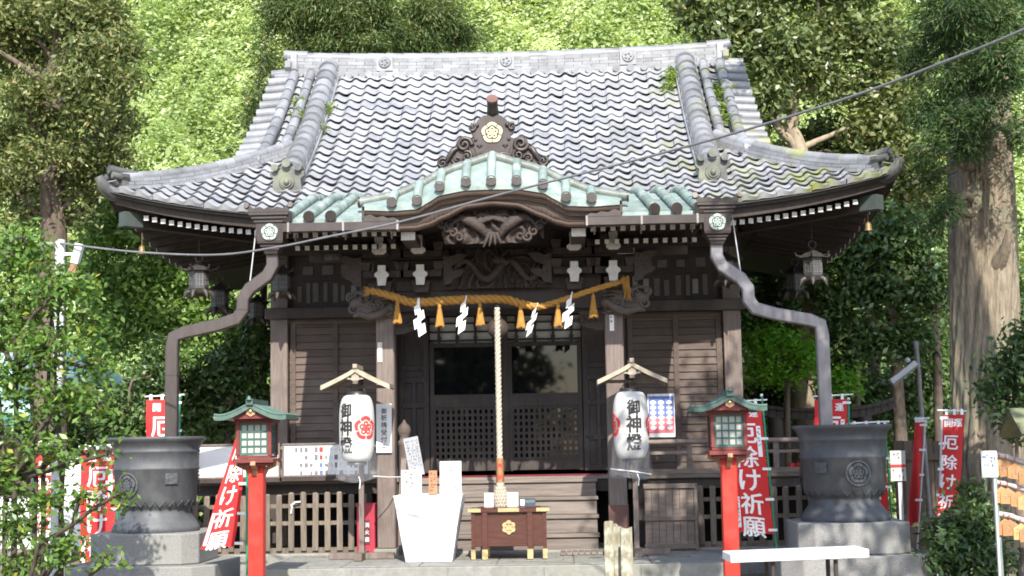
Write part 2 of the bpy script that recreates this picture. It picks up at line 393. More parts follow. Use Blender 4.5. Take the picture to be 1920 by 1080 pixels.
# ================================================================ the shrine hall
HALL = thing('shrine_hall', (0, 20, .27), 'dark timber shrine hall with silver tiled roof and curved green copper porch gable', 'shrine')
XE, YF, YR, YB = 5.12, 18.18, 22.7, 27.22        # eave half width, front eave, ridge, rear eave
DEPTH = YR-YF; XV = 3.62                          # verge of the upper gable
def upturn(a): return .46*min(1.1, abs(a))**3.2
def prof(t): return .5286*t+.0357*t*t
def roof_f(x, t, side=1):                         # front (or rear) slope
    y = YF+t if side > 0 else YB-t
    return Vector((x, y, 4.57+prof(t)+upturn(x/XE)*max(0, 1-t/2.6)))
def roof_s(v, t, side=1):                         # side slopes; v is y from the ridge
    return Vector((side*(XE-t), YR+v, 4.57+prof(t)+upturn(v/DEPTH)*max(0, 1-t/2.6)))
def tiles(mb, umax, fn, tmax, flip, tw=.226, th=.2, lip=.036, smax=4.42):
    ncol = int(2*umax/tw)+1; tw = 2*umax/ncol
    sh = [(s, .026*math.cos(2*PI*(s-.25))+.005*math.cos(4*PI*(s-.25)+.9)) for s in [k/8 for k in range(9)]]
    nrow = int(smax/th)
    for c in range(ncol):
        u0 = -umax+c*tw
        for r in range(nrow):
            t0 = r*th; um = u0+tw/2
            if t0+th*.5 > tmax(um): continue
            vs = []; rn = random.random()
            jit = random.uniform(-.006, .007); slip = random.gauss(0, .007) if r else 0; yaw_ = random.gauss(0, .006); du = random.gauss(0, .003)
            for (tt, h) in ((t0-.012, lip+jit), (t0+th, .0)):
                for s, wv in sh:
                    p = fn(u0+s*tw+du, tt+slip+yaw_*(s-.5)*2); p = p+Vector((0, 0, wv+h+.02)); vs.append(p)
            k = len(sh); drop = .075 if r == 0 else .036
            for i in range(k):
                tt = t0+(.04 if r else .02); q = fn(u0+sh[i][0]*tw+du, tt+slip+yaw_*(sh[i][0]-.5)*2)+Vector((0, 0, sh[i][1]*(.55 if r else .2)+lip+jit+.02-(drop if r == 0 else .052))); vs.append(q)
            fs = [(i, i+1, k+i+1, k+i) for i in range(k-1)] + [(2*k+i, 2*k+i+1, i+1, i) for i in range(k-1)]
            if flip: fs = [f[::-1] for f in fs]
            mb.add(vs, fs[:k-1], 0, True, rn); mb.add(vs, fs[k-1:], 0, False, rn*.6)
t_front = lambda u: DEPTH-.12 if abs(u) <= XV else XE-abs(u)
t_side = lambda v: min(1.75, DEPTH-abs(v))
mb = MB()
tiles(mb, XE, lambda u, t: roof_f(u, t, 1), t_front, False)
tiles(mb, XE, lambda u, t: roof_f(u, t, -1), t_front, True)
tiles(mb, DEPTH, lambda v, t: roof_s(v, t, 1), t_side, False, smax=1.9)
tiles(mb, DEPTH, lambda v, t: roof_s(v, t, -1), t_side, True, smax=1.9)
# the bedding under the tiles
for sd_ in (1, -1):
    mb.grid(lambda u, v: roof_f((u*2-1)*min(XE-.02, max(XV, XE-v*DEPTH)), v*DEPTH, sd_)-Vector((0, 0, .035)), 40, 16, 1, flip=sd_ < 0)
    mb.grid(lambda u, v: roof_s((u*2-1)*(DEPTH-v*1.75), v*1.75, sd_)-Vector((0, 0, .035)), 24, 8, 1, flip=sd_ < 0)
    # gable wall closing the upper roof
    mb.plate([(-2.95, 5.6), (2.95, 5.6), (.3, 7.3), (-.3, 7.3)], 0, .08, 1, fn=lambda x, y, z, s=sd_: (s*(3.3+y), YR+x, z))
ROOF = mb.build('roof', [TILE, TILE_D], HALL)

# ---- ridges
def ridge_path(fn, n): return [fn(i/n) for i in range(n+1)]
def stack_ridge(mb, path, half, courses, ch, seg_l=.3, cap_r=.09, step=.0):
    """courses of flat tiles laid in broken bond along a path, with a round tile on top"""
    L = [0]
    for a, b in zip(path, path[1:]): L.append(L[-1]+(b-a).length)
    def P(d):
        d = max(0, min(L[-1], d))
        for i in range(len(L)-1):
            if d <= L[i+1]: return path[i].lerp(path[i+1], (d-L[i])/(L[i+1]-L[i]))
        return path[-1]
    for c in range(courses):
        d = -(c % 2)*seg_l*.5
        hw = half-.012*c if not step else half-step*c
        while d < L[-1]:
            a, b = max(0, d)+.003, min(L[-1], d+seg_l)-.003; d += seg_l
            if b-a < .03: continue
            A, B = P(a), P(b); z = c*ch+ch/2; j = random.uniform(-.006, .006)
            mb.beam(A+Vector((0, 0, z)), B+Vector((0, 0, z)), 2*hw+2*j, ch-.006, 0)
    z = courses*ch
    d = 0
    while d < L[-1]-.02:
        a, b = d, min(L[-1], d+.29); d += .29
        up = Vector((0, 0, z+cap_r*.25))
        mb.tube([P(a)+up, P(b)+up], [cap_r*1.05, cap_r*.96], 10)
def onigawara(mb, c, wd, ht, face=Vector((0, -1, 0)), mi=0, horns=True):
    """shield-shaped end tile: plate with shoulders, boss and two round tiles above"""
    face = face.normalized(); rx = Vector((0, 0, 1)).cross(face).normalized()
    if rx.x < 0: rx = -rx
    def fn(x, y, z): return Vector(c)+rx*x-face*y+Vector((0, 0, z))
    a, h = wd/2, ht
    out = [(-a*1.05, 0), (a*1.05, 0), (a*.92, h*.2), (a*.86, h*.6), (a*1.1, h*.72), (a*1.12, h*.9), (a*.8, h*.86), (a*.5, h*.9), (a*.25, h*1.08), (0, h*1.13),
           (-a*.25, h*1.08), (-a*.5, h*.9), (-a*.8, h*.86), (-a*1.12, h*.9), (-a*1.1, h*.72), (-a*.86, h*.6), (-a*.92, h*.2)]
    mb.plate(out, 0, .09, mi, fn)
    M = 16
    for (r0, r1, y) in ((.52, .46, -.025), (.36, .33, -.045)):
        vs = [fn(a*r*math.cos(2*PI*i/M), yy, h*.45+a*r*math.sin(2*PI*i/M)) for (r, yy) in ((r0, 0), (r1, y)) for i in range(M)]
        mb.add(vs, [(i, (i+1) % M, M+(i+1) % M, M+i) for i in range(M)] + [tuple(range(M, 2*M))], mi)
    mb.ball(fn(0, -.05, h*.45), a*.2, mi)
    mb.tube([fn(-a*.95, .0, h*.14), fn(-a*.5, -.02, h*.08), fn(0, -.02, h*.13), fn(a*.5, -.02, h*.08), fn(a*.95, 0, h*.14)], [.02, .03, .02, .03, .02], 6, mi)
    if horns:
        for x in (-a*.75, a*.75, 0): mb.tube([fn(x, -.07, h*(1.0 if x else 1.16)), fn(x, .2, h*(1.0 if x else 1.16))], .05 if x else .06, 10, mi)
# main ridge
mb = MB()
rz = lambda x: 7.40+.085*(abs(x)/3.6)**2
path = [Vector((-3.4+6.8*i/24, YR, rz(-3.4+6.8*i/24))) for i in range(25)]
stack_ridge(mb, path, .20, 2, .05, .4, .0001)
# moulded course of round discs with scallops between
for k in range(31):
    x = -3.3+6.6*k/30
    for s in (-1, 1):
        mb.tube([(x, YR+s*.19, rz(x)+.15), (x, YR+s*.265, rz(x)+.145)], .058, 12)
        if k < 30:
            x2 = x+.11
            mb.plate([(x2-.1, .06), (x2-.06, .015), (x2, .0), (x2+.06, .015), (x2+.1, .06), (x2+.1, .085), (x2-.1, .085)], 0, .03, 0, fn=lambda a, y, z, s=s: (a, YR+s*(.20+y), rz(a)+.08+z))
path2 = [p+Vector((0, 0, .20)) for p in path]
mb.tube([p+Vector((0, 0, -.03)) for p in path2], 0, 4, 0, sq=(.44, .035))
stack_ridge(mb, path2, .17, 4, .056, .28, .10)
for x in (-1.95, 0, 1.95):                        # square crest tiles
    for s in (-1, 1):
        mb.box((x, YR+s*.175, rz(x)+.33), (.26, .05, .24), 0); mb.lathe([(.09, 0), (.10, .02), (.09, .035)], (0, 0, 0), 16) if False else None
        M = 16; vs = [(x+r*math.cos(2*PI*i/M), YR+s*y, rz(x)+.345+r*math.sin(2*PI*i/M)) for r, y in ((.1, .2), (.085, .225)) for i in range(M)]
        mb.add(vs, [(i, (i+1) % M, M+(i+1) % M, M+i) for i in range(M)] + [tuple(range(M, 2*M))], 0)
        for k in range(5): mb.ball((x+.045*math.cos(k*1.2566), YR+s*.228, rz(x)+.345+.045*math.sin(k*1.2566)), .02, 0, 6, 4)
mb.build('main_ridge', [TILE_R], ROOF)
for sx in (-1, 1):                                # ridge ends
    mb = MB(); c = Vector((sx*3.42, YR, rz(3.4)-.1))
    mb.box(c+Vector((0, 0, .28)), (.12, .5, .62), 0, taper=(.8, .7))
    mb.tube([c+Vector((-sx*.2, 0, .57)), c+Vector((sx*.1, 0, .585)), c+Vector((sx*.18, 0, .61))], [.10, .10, .095], 12)
    for dz, rr in ((.40, .2), (.24, .24)): mb.tube([c+Vector((sx*.03, -rr, dz)), c+Vector((sx*.1, 0, dz+.03)), c+Vector((sx*.03, rr, dz))], .06, 8)
    onigawara(mb, c+Vector((sx*.12, 0, -.1)), .55, .6, Vector((sx, 0, 0)), 0, False)
    for k in range(2): mb.tube([c+Vector((-sx*.1, -.28, .05+.13*k)), c+Vector((sx*.28, -.28, .05+.13*k))], .06, 10)
    mb.build('ridge_end_tile', [TILE_R], ROOF)
    # verge: round tiles sticking out along the gable edge, two rolls beside it
    mb = MB()
    for s in (1, -1):
        for k in range(13):
            t = 1.62+2.72*k/12; p = roof_f(sx*3.5, t, s)
            mb.tube([p+Vector((-sx*.12, 0, .1)), p+Vector((sx*.27, 0, .075))], .078, 10)
            mb.box(p+Vector((sx*.12, s*.1, .03)), (.26, .2, .05), 0)
        for xr, t0, rr in ((3.4, 1.75, .085), (3.13, 2.05, .075)):
            d = t0
            while d < DEPTH-.2:
                e = min(d+.28, DEPTH-.2)
                mb.tube([roof_f(sx*xr, d, s)+Vector((0, 0, .13)), roof_f(sx*xr, e, s)+Vector((0, 0, .115))], [rr*1.06, rr*.95], 10); d = e
    mb.build('verge_tiles', [TILE_R], ROOF)
    # descending ridge down the front slope
    mb = MB()
    for s in (1, -1):
        def P(d): return roof_f(sx*2.845, d, s)
        d = .80
        while d < DEPTH-.15:
            e = min(d+.215, DEPTH-.15)
            for wd, zz, ht in ((.36, .06, .08), (.31, .125, .06)):
                mb.beam(P(d)+Vector((0, 0, zz)), P(e)+Vector((0, 0, zz)), wd, ht)
            mb.tube([P(d-.01)+Vector((0, 0, .19)), P(e)+Vector((0, 0, .165))], [.158, .14], 12); d = e
        if s > 0:
            c = P(.80)+Vector((0, -.06, -.05))
    mb.build('descending_ridge', [TILE_R], ROOF)
    mb = MB(); onigawara(mb, c, .42, .36); mb.build('ridge_end_tile', [TILE_O], ROOF)
    # hip ridges
    for s in (1, -1):
        mb = MB()
        def H(q):                                 # q 0 at the corner, 1 at the top
            t = .20+q*1.88; x = sx*(XE-t)
            p = roof_f(x, t, s); p.z -= .03; return p
        path = [H(i/12) for i in range(13)]
        stack_ridge(mb, path, .13, 3, .052, .26, .075)
        mb.build('hip_ridge', [TILE_R], ROOF)
        mb = MB(); f = Vector((sx, -s, 0)).normalized(); c = H(0)-Vector((0, 0, .02))
        onigawara(mb, c+f*.05, .28, .24, f, 0, False)
        mb.tube([c-f*.25+Vector((0, 0, .24)), c+f*.18+Vector((0, 0, .28))], .058, 10)
        rx = f.cross(Vector((0, 0, 1)))
        for k in (-1, 1): mb.tube([c-f*.05+rx*k*.1+Vector((0, 0, .17)), c+f*.18+rx*k*.1+Vector((0, 0, .19))], .045, 10)
        # upswept eave corner tile
        q = Vector((sx*XE, YF if s > 0 else YB, 4.57+upturn(1)))
        mb.tube([q-f*.42+Vector((0, 0, -.09)), q-f*.16+Vector((0, 0, -.06)), q-f*.02+Vector((0, 0, .03)), q+f*.04+Vector((0, 0, .14))], [.10, .10, .085, .055], 10)
        mb.build('corner_tile', [TILE_O], ROOF)

# ---- eaves: fascia, soffit, rafters
def ring(inset, fz, n=28):
    """points round the eaves, inset from the tile edge; fz(a) gives z, a in -1..1 along the side"""
    out = []
    X, Yh = XE-inset, DEPTH-inset
    for i in range(n): a = -1+2*i/n; out.append((a*X, YR-Yh, fz(a)))
    for i in range(n): a = -1+2*i/n; out.append((X, YR+a*Yh, fz(a)))
    for i in range(n): a = 1-2*i/n; out.append((a*X, YR+Yh, fz(a)))
    for i in range(n): a = 1-2*i/n; out.append((-X, YR+a*Yh, fz(a)))
    return out
def strips(mb, rings, mi, sm=False):
    n = len(rings[0]); vs = [p for r in rings for p in r]
    mb.add(vs, [(k*n+i, k*n+(i+1) % n, (k+1)*n+(i+1) % n, (k+1)*n+i) for k in range(len(rings)-1) for i in range(n)], mi, sm)
ez = lambda d: (lambda a: 4.57+upturn(a)*.98+d)
mb = MB(); strips(mb, [ring(.05, ez(0)), ring(.05, ez(-.075)), ring(.12, ez(-.08)), ring(.14, ez(-.19)), ring(.26, ez(-.195))], 0)
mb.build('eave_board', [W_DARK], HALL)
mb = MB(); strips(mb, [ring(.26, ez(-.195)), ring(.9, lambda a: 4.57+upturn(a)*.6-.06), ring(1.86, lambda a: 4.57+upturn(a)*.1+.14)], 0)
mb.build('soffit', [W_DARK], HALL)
def rafter(a, b, sz, parent=HALL):
    mb = MB(); a = Vector(a); b = Vector(b); d = (b-a).normalized()
    mb.beam(a+d*.012, b, sz, sz, 0); mb.beam(a, a+d*.011, sz*1.02, sz*1.02, 1)
    return mb.build('rafter', [W_DARK, WHITE_END], parent)
for sx in (-1, 1):
    for k in range(16):
        x = sx*(2.92+.112*k)
        z = 4.57+upturn(x/XE)*.98-.235
        rafter((x, 18.42, z), (x*.985, 19.6, z+.22-upturn(x/XE)*.5), .062)
    for k in range(10):                           # along the side eaves
        y = 18.9+.34*k; a = (y-YR)/DEPTH; z = 4.57+upturn(a)*.98-.235
        rafter((sx*(XE-.24), y, z), (sx*(XE-1.5), y, z+.22), .062)
    for k in range(12):                           # porch: two rows
        x = sx*(1.19+.118*k)
        rafter((x, 16.98, 4.165), (x, 18.2, 4.32), .058)
        if k < 11: rafter((x+sx*.058, 17.42, 4.07), (x+sx*.058, 18.2, 4.16), .055)
    # hip rafter with copper-wrapped end, small brace hanging below
    mb = MB(); z = 4.57+upturn(.92)-.28
    mb.beam((sx*(XE-.22), YF+.22, z), (sx*3.2, YF+2.0, z-.05), .13, .17, 0)
    mb.beam((sx*(XE-.21), YF+.20, z), (sx*(XE-.40), YF+.39, z), .15, .19, 1)
    mb.build('hip_rafter', [W_DARK, mat('green copper sheath', (.07, .085, .078), (.045, .055, .05), .5)], HALL)

# ---- wall frame
for sx in (-1, 1):
    mb = MB(); mb.bb((sx*3.03, 19.93, .3), (sx*3.27, 20.17, 4.6)); mb.build('corner_post', [W_POST], HALL, bevel=.008)
    mb = MB(); mb.bb((sx*3.03, 24.9, .3), (sx*3.27, 25.15, 4.6)); mb.build('corner_post', [W_POST], HALL, bevel=.008)
    mb = MB(); mb.bb((sx*1.5, 19.95, .9), (sx*1.68, 20.15, 4.6)); mb.build('door_post', [W_DARK], HALL, bevel=.006)
    # siding panel: frame, mid stile, lapped boards
    x0, x1 = sorted((sx*3.03, sx*1.68))
    mb = MB()
    for k in range(21):
        z = 1.26+.103*k
        mb.box(((x0+x1)/2, 20.06, z+.05), (x1-x0-.02, .02, .108), 0, Matrix.Rotation(-.2, 3, 'X'))
    for x in (x0+.06, (x0+x1)/2+.02*sx, x1-.06): mb.bb((x-.035, 20.02, 1.25), (x+.035, 20.075, 3.40), 0)
    mb.bb((x0, 20.015, 3.36), (x1, 20.08, 3.43), 0)
    mb.build('siding_panel', [W_SIDE], HALL)
    # side and rear wall behind
    mb = MB(); mb.bb((sx*3.1, 20.2, 1.2), (sx*3.2, 24.9, 4.7)); mb.build('side_wall', [W_SIDE], HALL)
    # frieze with old paper slips
    mb = MB(); mb.bb((x0, 20.06, 3.58), (x1, 20.1, 4.65), 0)
    rr = random.Random(4+sx)
    x = x0+.12
    while x < x1-.12:
        wdt = rr.uniform(.05, .08)
        mb.bb((x, 20.045, 3.66+rr.uniform(0, .03)), (x+wdt, 20.058, 3.66+rr.uniform(.2, .3)), 1 if rr.random() < .8 else 2)
        x += wdt+rr.uniform(.02, .1)
    for k in range(4):
        xx = x0+.2+k*.27; mb.bb((xx, 20.045, 4.06), (xx+rr.uniform(.1, .2), 20.058, 4.06+rr.uniform(.1, .15)), 1)
    mb.bb((x0, 20.03, 3.98), (x1, 20.09, 4.03), 0)
    mb.build('frieze', [W_DARK, STICK1, STICK2], HALL)
mb = MB(); mb.bb((-3.34, 19.86, 3.43), (3.34, 20.0, 3.585)); mb.build('head_beam', [W_DARK], HALL, bevel=.01)
mb = MB(); mb.bb((-3.3, 19.9, 4.32), (3.3, 20.1, 4.52)); mb.bb((-3.1, 25, 1.2), (3.1, 25.1, 4.7)); mb.bb((-3.2, 20.4, 1.19), (3.2, 24.9, 1.22)); mb.build('upper_beam', [W_DARK], HALL)

# ---- doors in the middle bay
YD = 20.1
mb = MB(); mb.bb((-1.5, 20.6, 1.2), (1.5, 20.65, 4.5)); mb.build('interior_shade_sheet', [SHADE_BLACK], HALL)  # near-black sheet stands in for the unlit room behind the doors
for sx in (-1, 1):
    x0, x1 = sorted((sx*.03, sx*1.06))
    fr = MB()
    for (a, b) in (((x0, 1.28), (x1, 1.42)), ((x0, 2.16), (x1, 2.34)), ((x0, 3.0), (x1, 3.06))): fr.bb((a[0], YD-.02, a[1]), (b[0], YD+.03, b[1]))
    for x in (x0, x1-.06): fr.bb((x, YD-.025, 1.27), (x+.06, YD+.035, 3.07))
    DOOR = fr.build('sliding_door', [W_DARK], HALL, bevel=.004)
    lt = MB()
    nx = 12
    for k in range(nx+1): x = x0+.06+(x1-x0-.12)*k/nx; lt.bb((x-.02, YD-.012, 1.42), (x+.02, YD+.012, 2.16))
    for k in range(9): z = 1.44+.72*k/8.2; lt.bb((x0+.06, YD-.006, z-.018), (x1-.06, YD+.018, z+.018))
    lt.build('lattice', [W_DARK], DOOR)
    gl = MB(); gl.bb((x0+.06, YD+.0, 2.34), (x1-.06, YD+.008, 3.0)); gl.build('pane', [GLASS], DOOR)
    gl = MB(); gl.bb((x0+.06, YD+.022, 1.42), (x1-.06, YD+.03, 2.16)); gl.build('pane', [GLASS], DOOR)
    # transom: white blind behind a thin grille
    tr = MB(); tr.bb((x0, YD+.07, 3.06), (x1, YD+.08, 3.43), 0)
    for k in range(4):
        for j in range(2):
            cx, cz = x0+.13+(x1-x0-.26)*k/3, 3.14+.17*j
            for q in range(5): tr.plate([(cx+.022*math.cos(1.257*q)+.014*math.cos(i), cz+.022*math.sin(1.257*q)+.014*math.sin(i)) for i in range(6)], YD+.066, YD+.069, 1)
    tr.build('transom_blind', [CLOTHW, INK], HALL)
    tr = MB()
    for z in (3.1, 3.22, 3.34): tr.bb((x0, YD+.03, z-.012), (x1, YD+.05, z+.012))
    for k in range(4): x = x0+(x1-x0)*(k+.5)/4; tr.bb((x-.018, YD+.02, 3.0), (x+.018, YD+.052, 3.43))
    tr.build('transom_grille', [W_DARK], HALL)
    # panelled folding door with iron straps and a carved crest
    x0, x1 = sorted((sx*1.08, sx*1.49))
    pn = MB(); pn.bb((x0, YD-.0, 1.27), (x1, YD+.04, 3.43), 0)
    for z in (1.3, 1.72, 2.2, 2.55, 2.72, 3.38): pn.bb((x0, YD-.03, z-.04), (x1, YD-.002, z+.04), 0)
    for x in (x0+.03, x1-.03): pn.bb((x-.04, YD-.032, 1.27), (x+.04, YD-.003, 3.42), 0)
    pn.bb(((x0+x1)/2-.03, YD-.028, 1.3), ((x0+x1)/2+.03, YD-.003, 2.6), 0)
    crest(pn, lambda x, z: (x, YD-.006+.0*x, z), (x0+x1)/2, 3.05, .17, 0)
    PD = pn.build('folding_door', [W_DARK], HALL, bevel=.006)
    IS = mat('iron strap', (.05, .048, .05), (.03, .03, .032), .5, metal=.5)
    for z in (1.72, 2.2, 2.55, 2.72):
        for q in (x0+.07, x1-.07):
            st = MB(); st.plate([(q-.06, z-.028), (q-.045, z-.02), (q, z-.03), (q+.045, z-.02), (q+.06, z-.028), (q+.06, z+.028), (q+.045, z+.02), (q, z+.03), (q-.045, z+.02), (q-.06, z+.028)], YD-.042, YD-.031)
            for x in (q-.03, q+.03): st.ball((x, YD-.043, z), .012, 0, 6, 4)
            st.build('iron_strap', [IS], PD)
    for z in (1.95, 2.38): st = MB(); st.bb(((x0+x1)/2-.022, YD-.041, z-.1), ((x0+x1)/2+.022, YD-.029, z+.1)); st.build('iron_strap', [IS], PD)
mb = MB(); mb.bb((-.035, YD-.04, 1.27), (.035, YD+.05, 3.43)); mb.build('door_mullion', [W_DARK], HALL)

# ---- veranda, steps, rails
mb = MB()
for sx in (-1, 1):
    a, b = sorted((sx*1.62, sx*4.3))
    for k in range(9):
        y = 18.86+.128*k; mb.bb((a, y, 1.165), (b, y+.122, 1.215), 0)
    a, b = sorted((sx*3.3, sx*4.3))
    for k in range(40): y = 20.02+.128*k; mb.bb((a, y, 1.165), (b, y+.122, 1.215), 0)
for k in range(6): mb.bb((-1.618, 19.3+.128*k, 1.165), (1.618, 19.422+.128*k, 1.215), 0)
VER = mb.build('veranda', [W_VER], HALL)
mb = MB()
for sx in (-1, 1):
    a, b = sorted((sx*1.62, sx*4.28)); mb.bb((a, 18.9, 1.03), (b, 18.99, 1.163))
    for x in (1.8, 3.0, 4.18):
        mb.bb((sx*x-.07, 18.9, .28), (sx*x+.07, 19.04, 1.03))
mb.bb((-1.6, 19.34, 1.0), (1.6, 19.43, 1.163)); mb.bb((-4.2, 19.95, .28), (4.2, 19.99, 1.16), 1)  # second box: near-black sheet painted in for the shade under the veranda
mb.build('veranda_frame', [W_DARK, SHADE_BLACK], VER)
mb = MB(); mb.bb((-1.3, 19.29, 1.2165), (1.3, 19.31, 1.232)); mb.build('red_edge_cloth', [mat('dull crimson cloth', (.20, .018, .03), (.14, .014, .022), .9)], VER)
for sx in (-1, 1):
    mb = MB(); a, b = sorted((sx*1.66, sx*4.3))
    mb.tube([(a, 18.92, 1.63), (b, 18.92, 1.63)], .035, 10); mb.bb((a, 18.90, 1.47), (b, 18.95, 1.51)); mb.bb((a, 18.88, 1.22), (b, 18.97, 1.28))
    for k in range(5): x = a+.2+(b-a-.4)*k/4; mb.bb((x-.035, 18.895, 1.28), (x+.035, 18.955, 1.6))
    mb.bb((sx*4.25, 18.98, 1.47), (sx*4.30, 24.5, 1.51)); mb.tube([(sx*4.27, 18.9, 1.63), (sx*4.27, 24.5, 1.63)], .035, 10)
    mb.build('railing', [W_VER], HALL)
    # newel with onion-shaped finial at the head of the steps
    if sx > 0: continue
    mb = MB(); x = sx*1.29; mb.lathe([(.075, -.58), (.075, .78), (.085, .80), (.085, .84), (.06, .86), (.06, .9), (.08, .94), (.088, .99), (.07, 1.04), (.03, 1.08), (.01, 1.12)], (x, 18.86, .86), 14)
    mb.build('newel_post', [W_SIDE], HALL)
    # sloping stair rail
    mb = MB(); mb.beam((x, 18.86, 1.5), (x, 18.42, .9), .07, .09); mb.bb((x-.04, 18.38, .27), (x+.04, 18.46, .95)); mb.build('stair_rail', [W_POST], HALL)
mb = MB()
for k in range(4):
    z = .27+.235*(k+1)-.235+.0; zt = .27+.226*(k+1); y = 18.44+.215*k
    if k < 3 or True:
        mb.bb((-1.22, y-.02, zt-.045), (1.22, y+.23, zt)); mb.bb((-1.2, y+.01, zt-.226), (1.2, y+.04, zt-.047))
mb.build('steps', [W_STEP], HALL, bevel=.006)

# ================================================================ the porch: copper roof with an undulating gable
KF = [(0, 4.69), (.3, 4.685), (.61, 4.635), (.75, 4.55), (.88, 4.475), (1.17, 4.46), (1.5, 4.475)]      # front edge
KR = [(0, 5.08), (.42, 4.955), (.6, 4.89), (.9, 4.74), (1.2, 4.625), (1.58, 4.56)]                      # ridge roll a step back
KL = [(0, 4.45), (.3, 4.42), (.585, 4.295), (.75, 4.215), (.91, 4.177), (1.3, 4.172), (1.5, 4.175)]     # lower edge of gable board
kf = lambda x: interp(abs(x), KF); kr = lambda x: interp(abs(x), KR); kl = lambda x: interp(abs(x), KL)
mb = MB()
# flats from front edge to the ridge roll, then back to the tiled roof
N = 48
mb.grid(lambda u, v: ((u*2-1)*1.52, 16.66+v*.40, kf((u*2-1)*1.52)-.03+(kr((u*2-1)*1.52)-kf((u*2-1)*1.52))*(1-(1-v)**1.7)), N, 5, 0)
mb.grid(lambda u, v: ((u*2-1)*1.56, 17.06+v*1.9, kr((u*2-1)*1.56)-.045+.04*v), N, 2, 2)
mb.grid(lambda u, v: ((u*2-1)*1.52, 16.66+.0*v, kf((u*2-1)*1.52)-.03-.05*v), N, 1, 0, flip=True)
for sx in (-1, 1):                                # end walls of the raised part
    mb.plate([(16.66, kf(1.5)-.03), (17.06, kr(1.56)), (18.6, kr(1.56)+.04), (18.6, 4.3), (16.66, 4.3)], 0, .03, 1, fn=lambda a, y, z, s=sx: (s*(1.5+y), a, z))
for i in range(40):                               # ridge roll following the gable, jointed
    a = -1.6+3.2*i/40; b = a+3.2/40
    mb.tube([(a, 17.05, kr(a)), (b, 17.05, kr(b))], [.066, .061], 10, 2, capmi=1 if i in (0, 39) else 2)
for sx in (-1, 1): mb.tube([(sx*1.6, 17.05, kr(1.6)), (sx*1.625, 17.05, kr(1.6))], .068, 12, 1)
for x in (0, .298, .607, .875, 1.172):
    for s in ((-1, 1) if x else (1,)):
        X = x*s; pts = []
        for k in range(6):
            v = k/5; pts.append((X*(1+.0*v), 17.05-.41*v, kf(X)+.02+(kr(X)-kf(X)-.0)*(1-v**1.7)))
        mb.tube(pts, .054, 10, 0); q = Vector(pts[-1]); mb.tube([q+Vector((0, .01, 0)), q-Vector((0, .03, 0))], .062, 14, 1)
# side slopes with rolls running to the front
for sx in (-1, 1):
    zt = lambda y: 4.33+(y-16.8)*.37 if y < 17.9 else 4.737+(y-17.9)*.12
    a, b = sorted((sx*1.53, sx*2.52))
    ys = [16.78, 17.1, 17.5, 17.9, 18.25, 18.62]
    for p, q in zip(ys, ys[1:]): mb.add([(a, p, zt(p)), (b, p, zt(p)), (b, q, zt(q)), (a, q, zt(q))], [(0, 1, 2, 3)], 0)
    mb.add([(a, 16.78, zt(16.78)), (b, 16.78, zt(16.78)), (b, 16.78, zt(16.78)-.07), (a, 16.78, zt(16.78)-.07)], [(3, 2, 1, 0)], 0)
    mb.plate([(16.78, zt(16.78)), (17.9, zt(17.9)), (18.6, zt(18.6)), (18.6, 4.26), (16.78, 4.26)], 0, .02, 1, fn=lambda p, y, z, s=sx: (s*(2.5+y), p, z))
    for x in (1.91, 2.17, 2.43):
        pts = []
        for k in range(10):
            v = k/9; y = 16.74+1.6*v; pts.append((sx*(x-.16*v), y, zt(y)+.045))
        for p, q in zip(pts, pts[1:]): mb.tube([p, q], [.060, .054], 10, 0)
        mb.tube([(sx*x, 16.76, zt(16.76)+.045), (sx*x, 16.715, zt(16.72)+.045)], .066, 14, 1)
        for k in range(12): y = 16.8+.1*k; mb.box((sx*(x+.058-.16*(y-16.74)/1.6), y, zt(y)+.012), (.03, .07, .03), 0)
PORCH = mb.build('porch_roof', [COPPER, COP_BR, COP_RG], HALL)
# underside
mb = MB()
mb.grid(lambda u, v: ((u*2-1)*1.5, 16.9+v*1.8, kl((u*2-1)*1.5)+.12), 40, 1, 0, flip=True)
for sx in (-1, 1):
    a, b = sorted((sx*1.5, sx*2.5)); mb.bb((a, 16.85, 4.21), (b, 18.4, 4.24))
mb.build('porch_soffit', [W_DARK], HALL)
# gable board: three stepped mouldings
mb = MB()
def band(y0, y1, top, bot, mi=0, xm=1.5, n=60):
    for i in range(n):
        a = -xm+2*xm*i/n; b = a+2*xm/n
        mb.add([(a, y0, bot(a)), (b, y0, bot(b)), (b, y0, top(b)), (a, y0, top(a)), (a, y1, bot(a)), (b, y1, bot(b))], [(0, 1, 2, 3), (4, 5, 1, 0)], mi, True)
band(16.68, 16.78, lambda x: kf(x)-.07, lambda x: kf(x)-.135)
band(16.73, 16.85, lambda x: kf(x)-.13, lambda x: kf(x)-.185)
band(16.78, 16.92, lambda x: kf(x)-.17, lambda x: kl(x)+.02)
band(16.76, 16.92, lambda x: kl(x)+.035, lambda x: kl(x))
mb.build('gable_board', [mat('brown gable board', (.125, .088, .07), (.075, .052, .042), .55, 5, (1, 4, 4), .15)], PORCH)

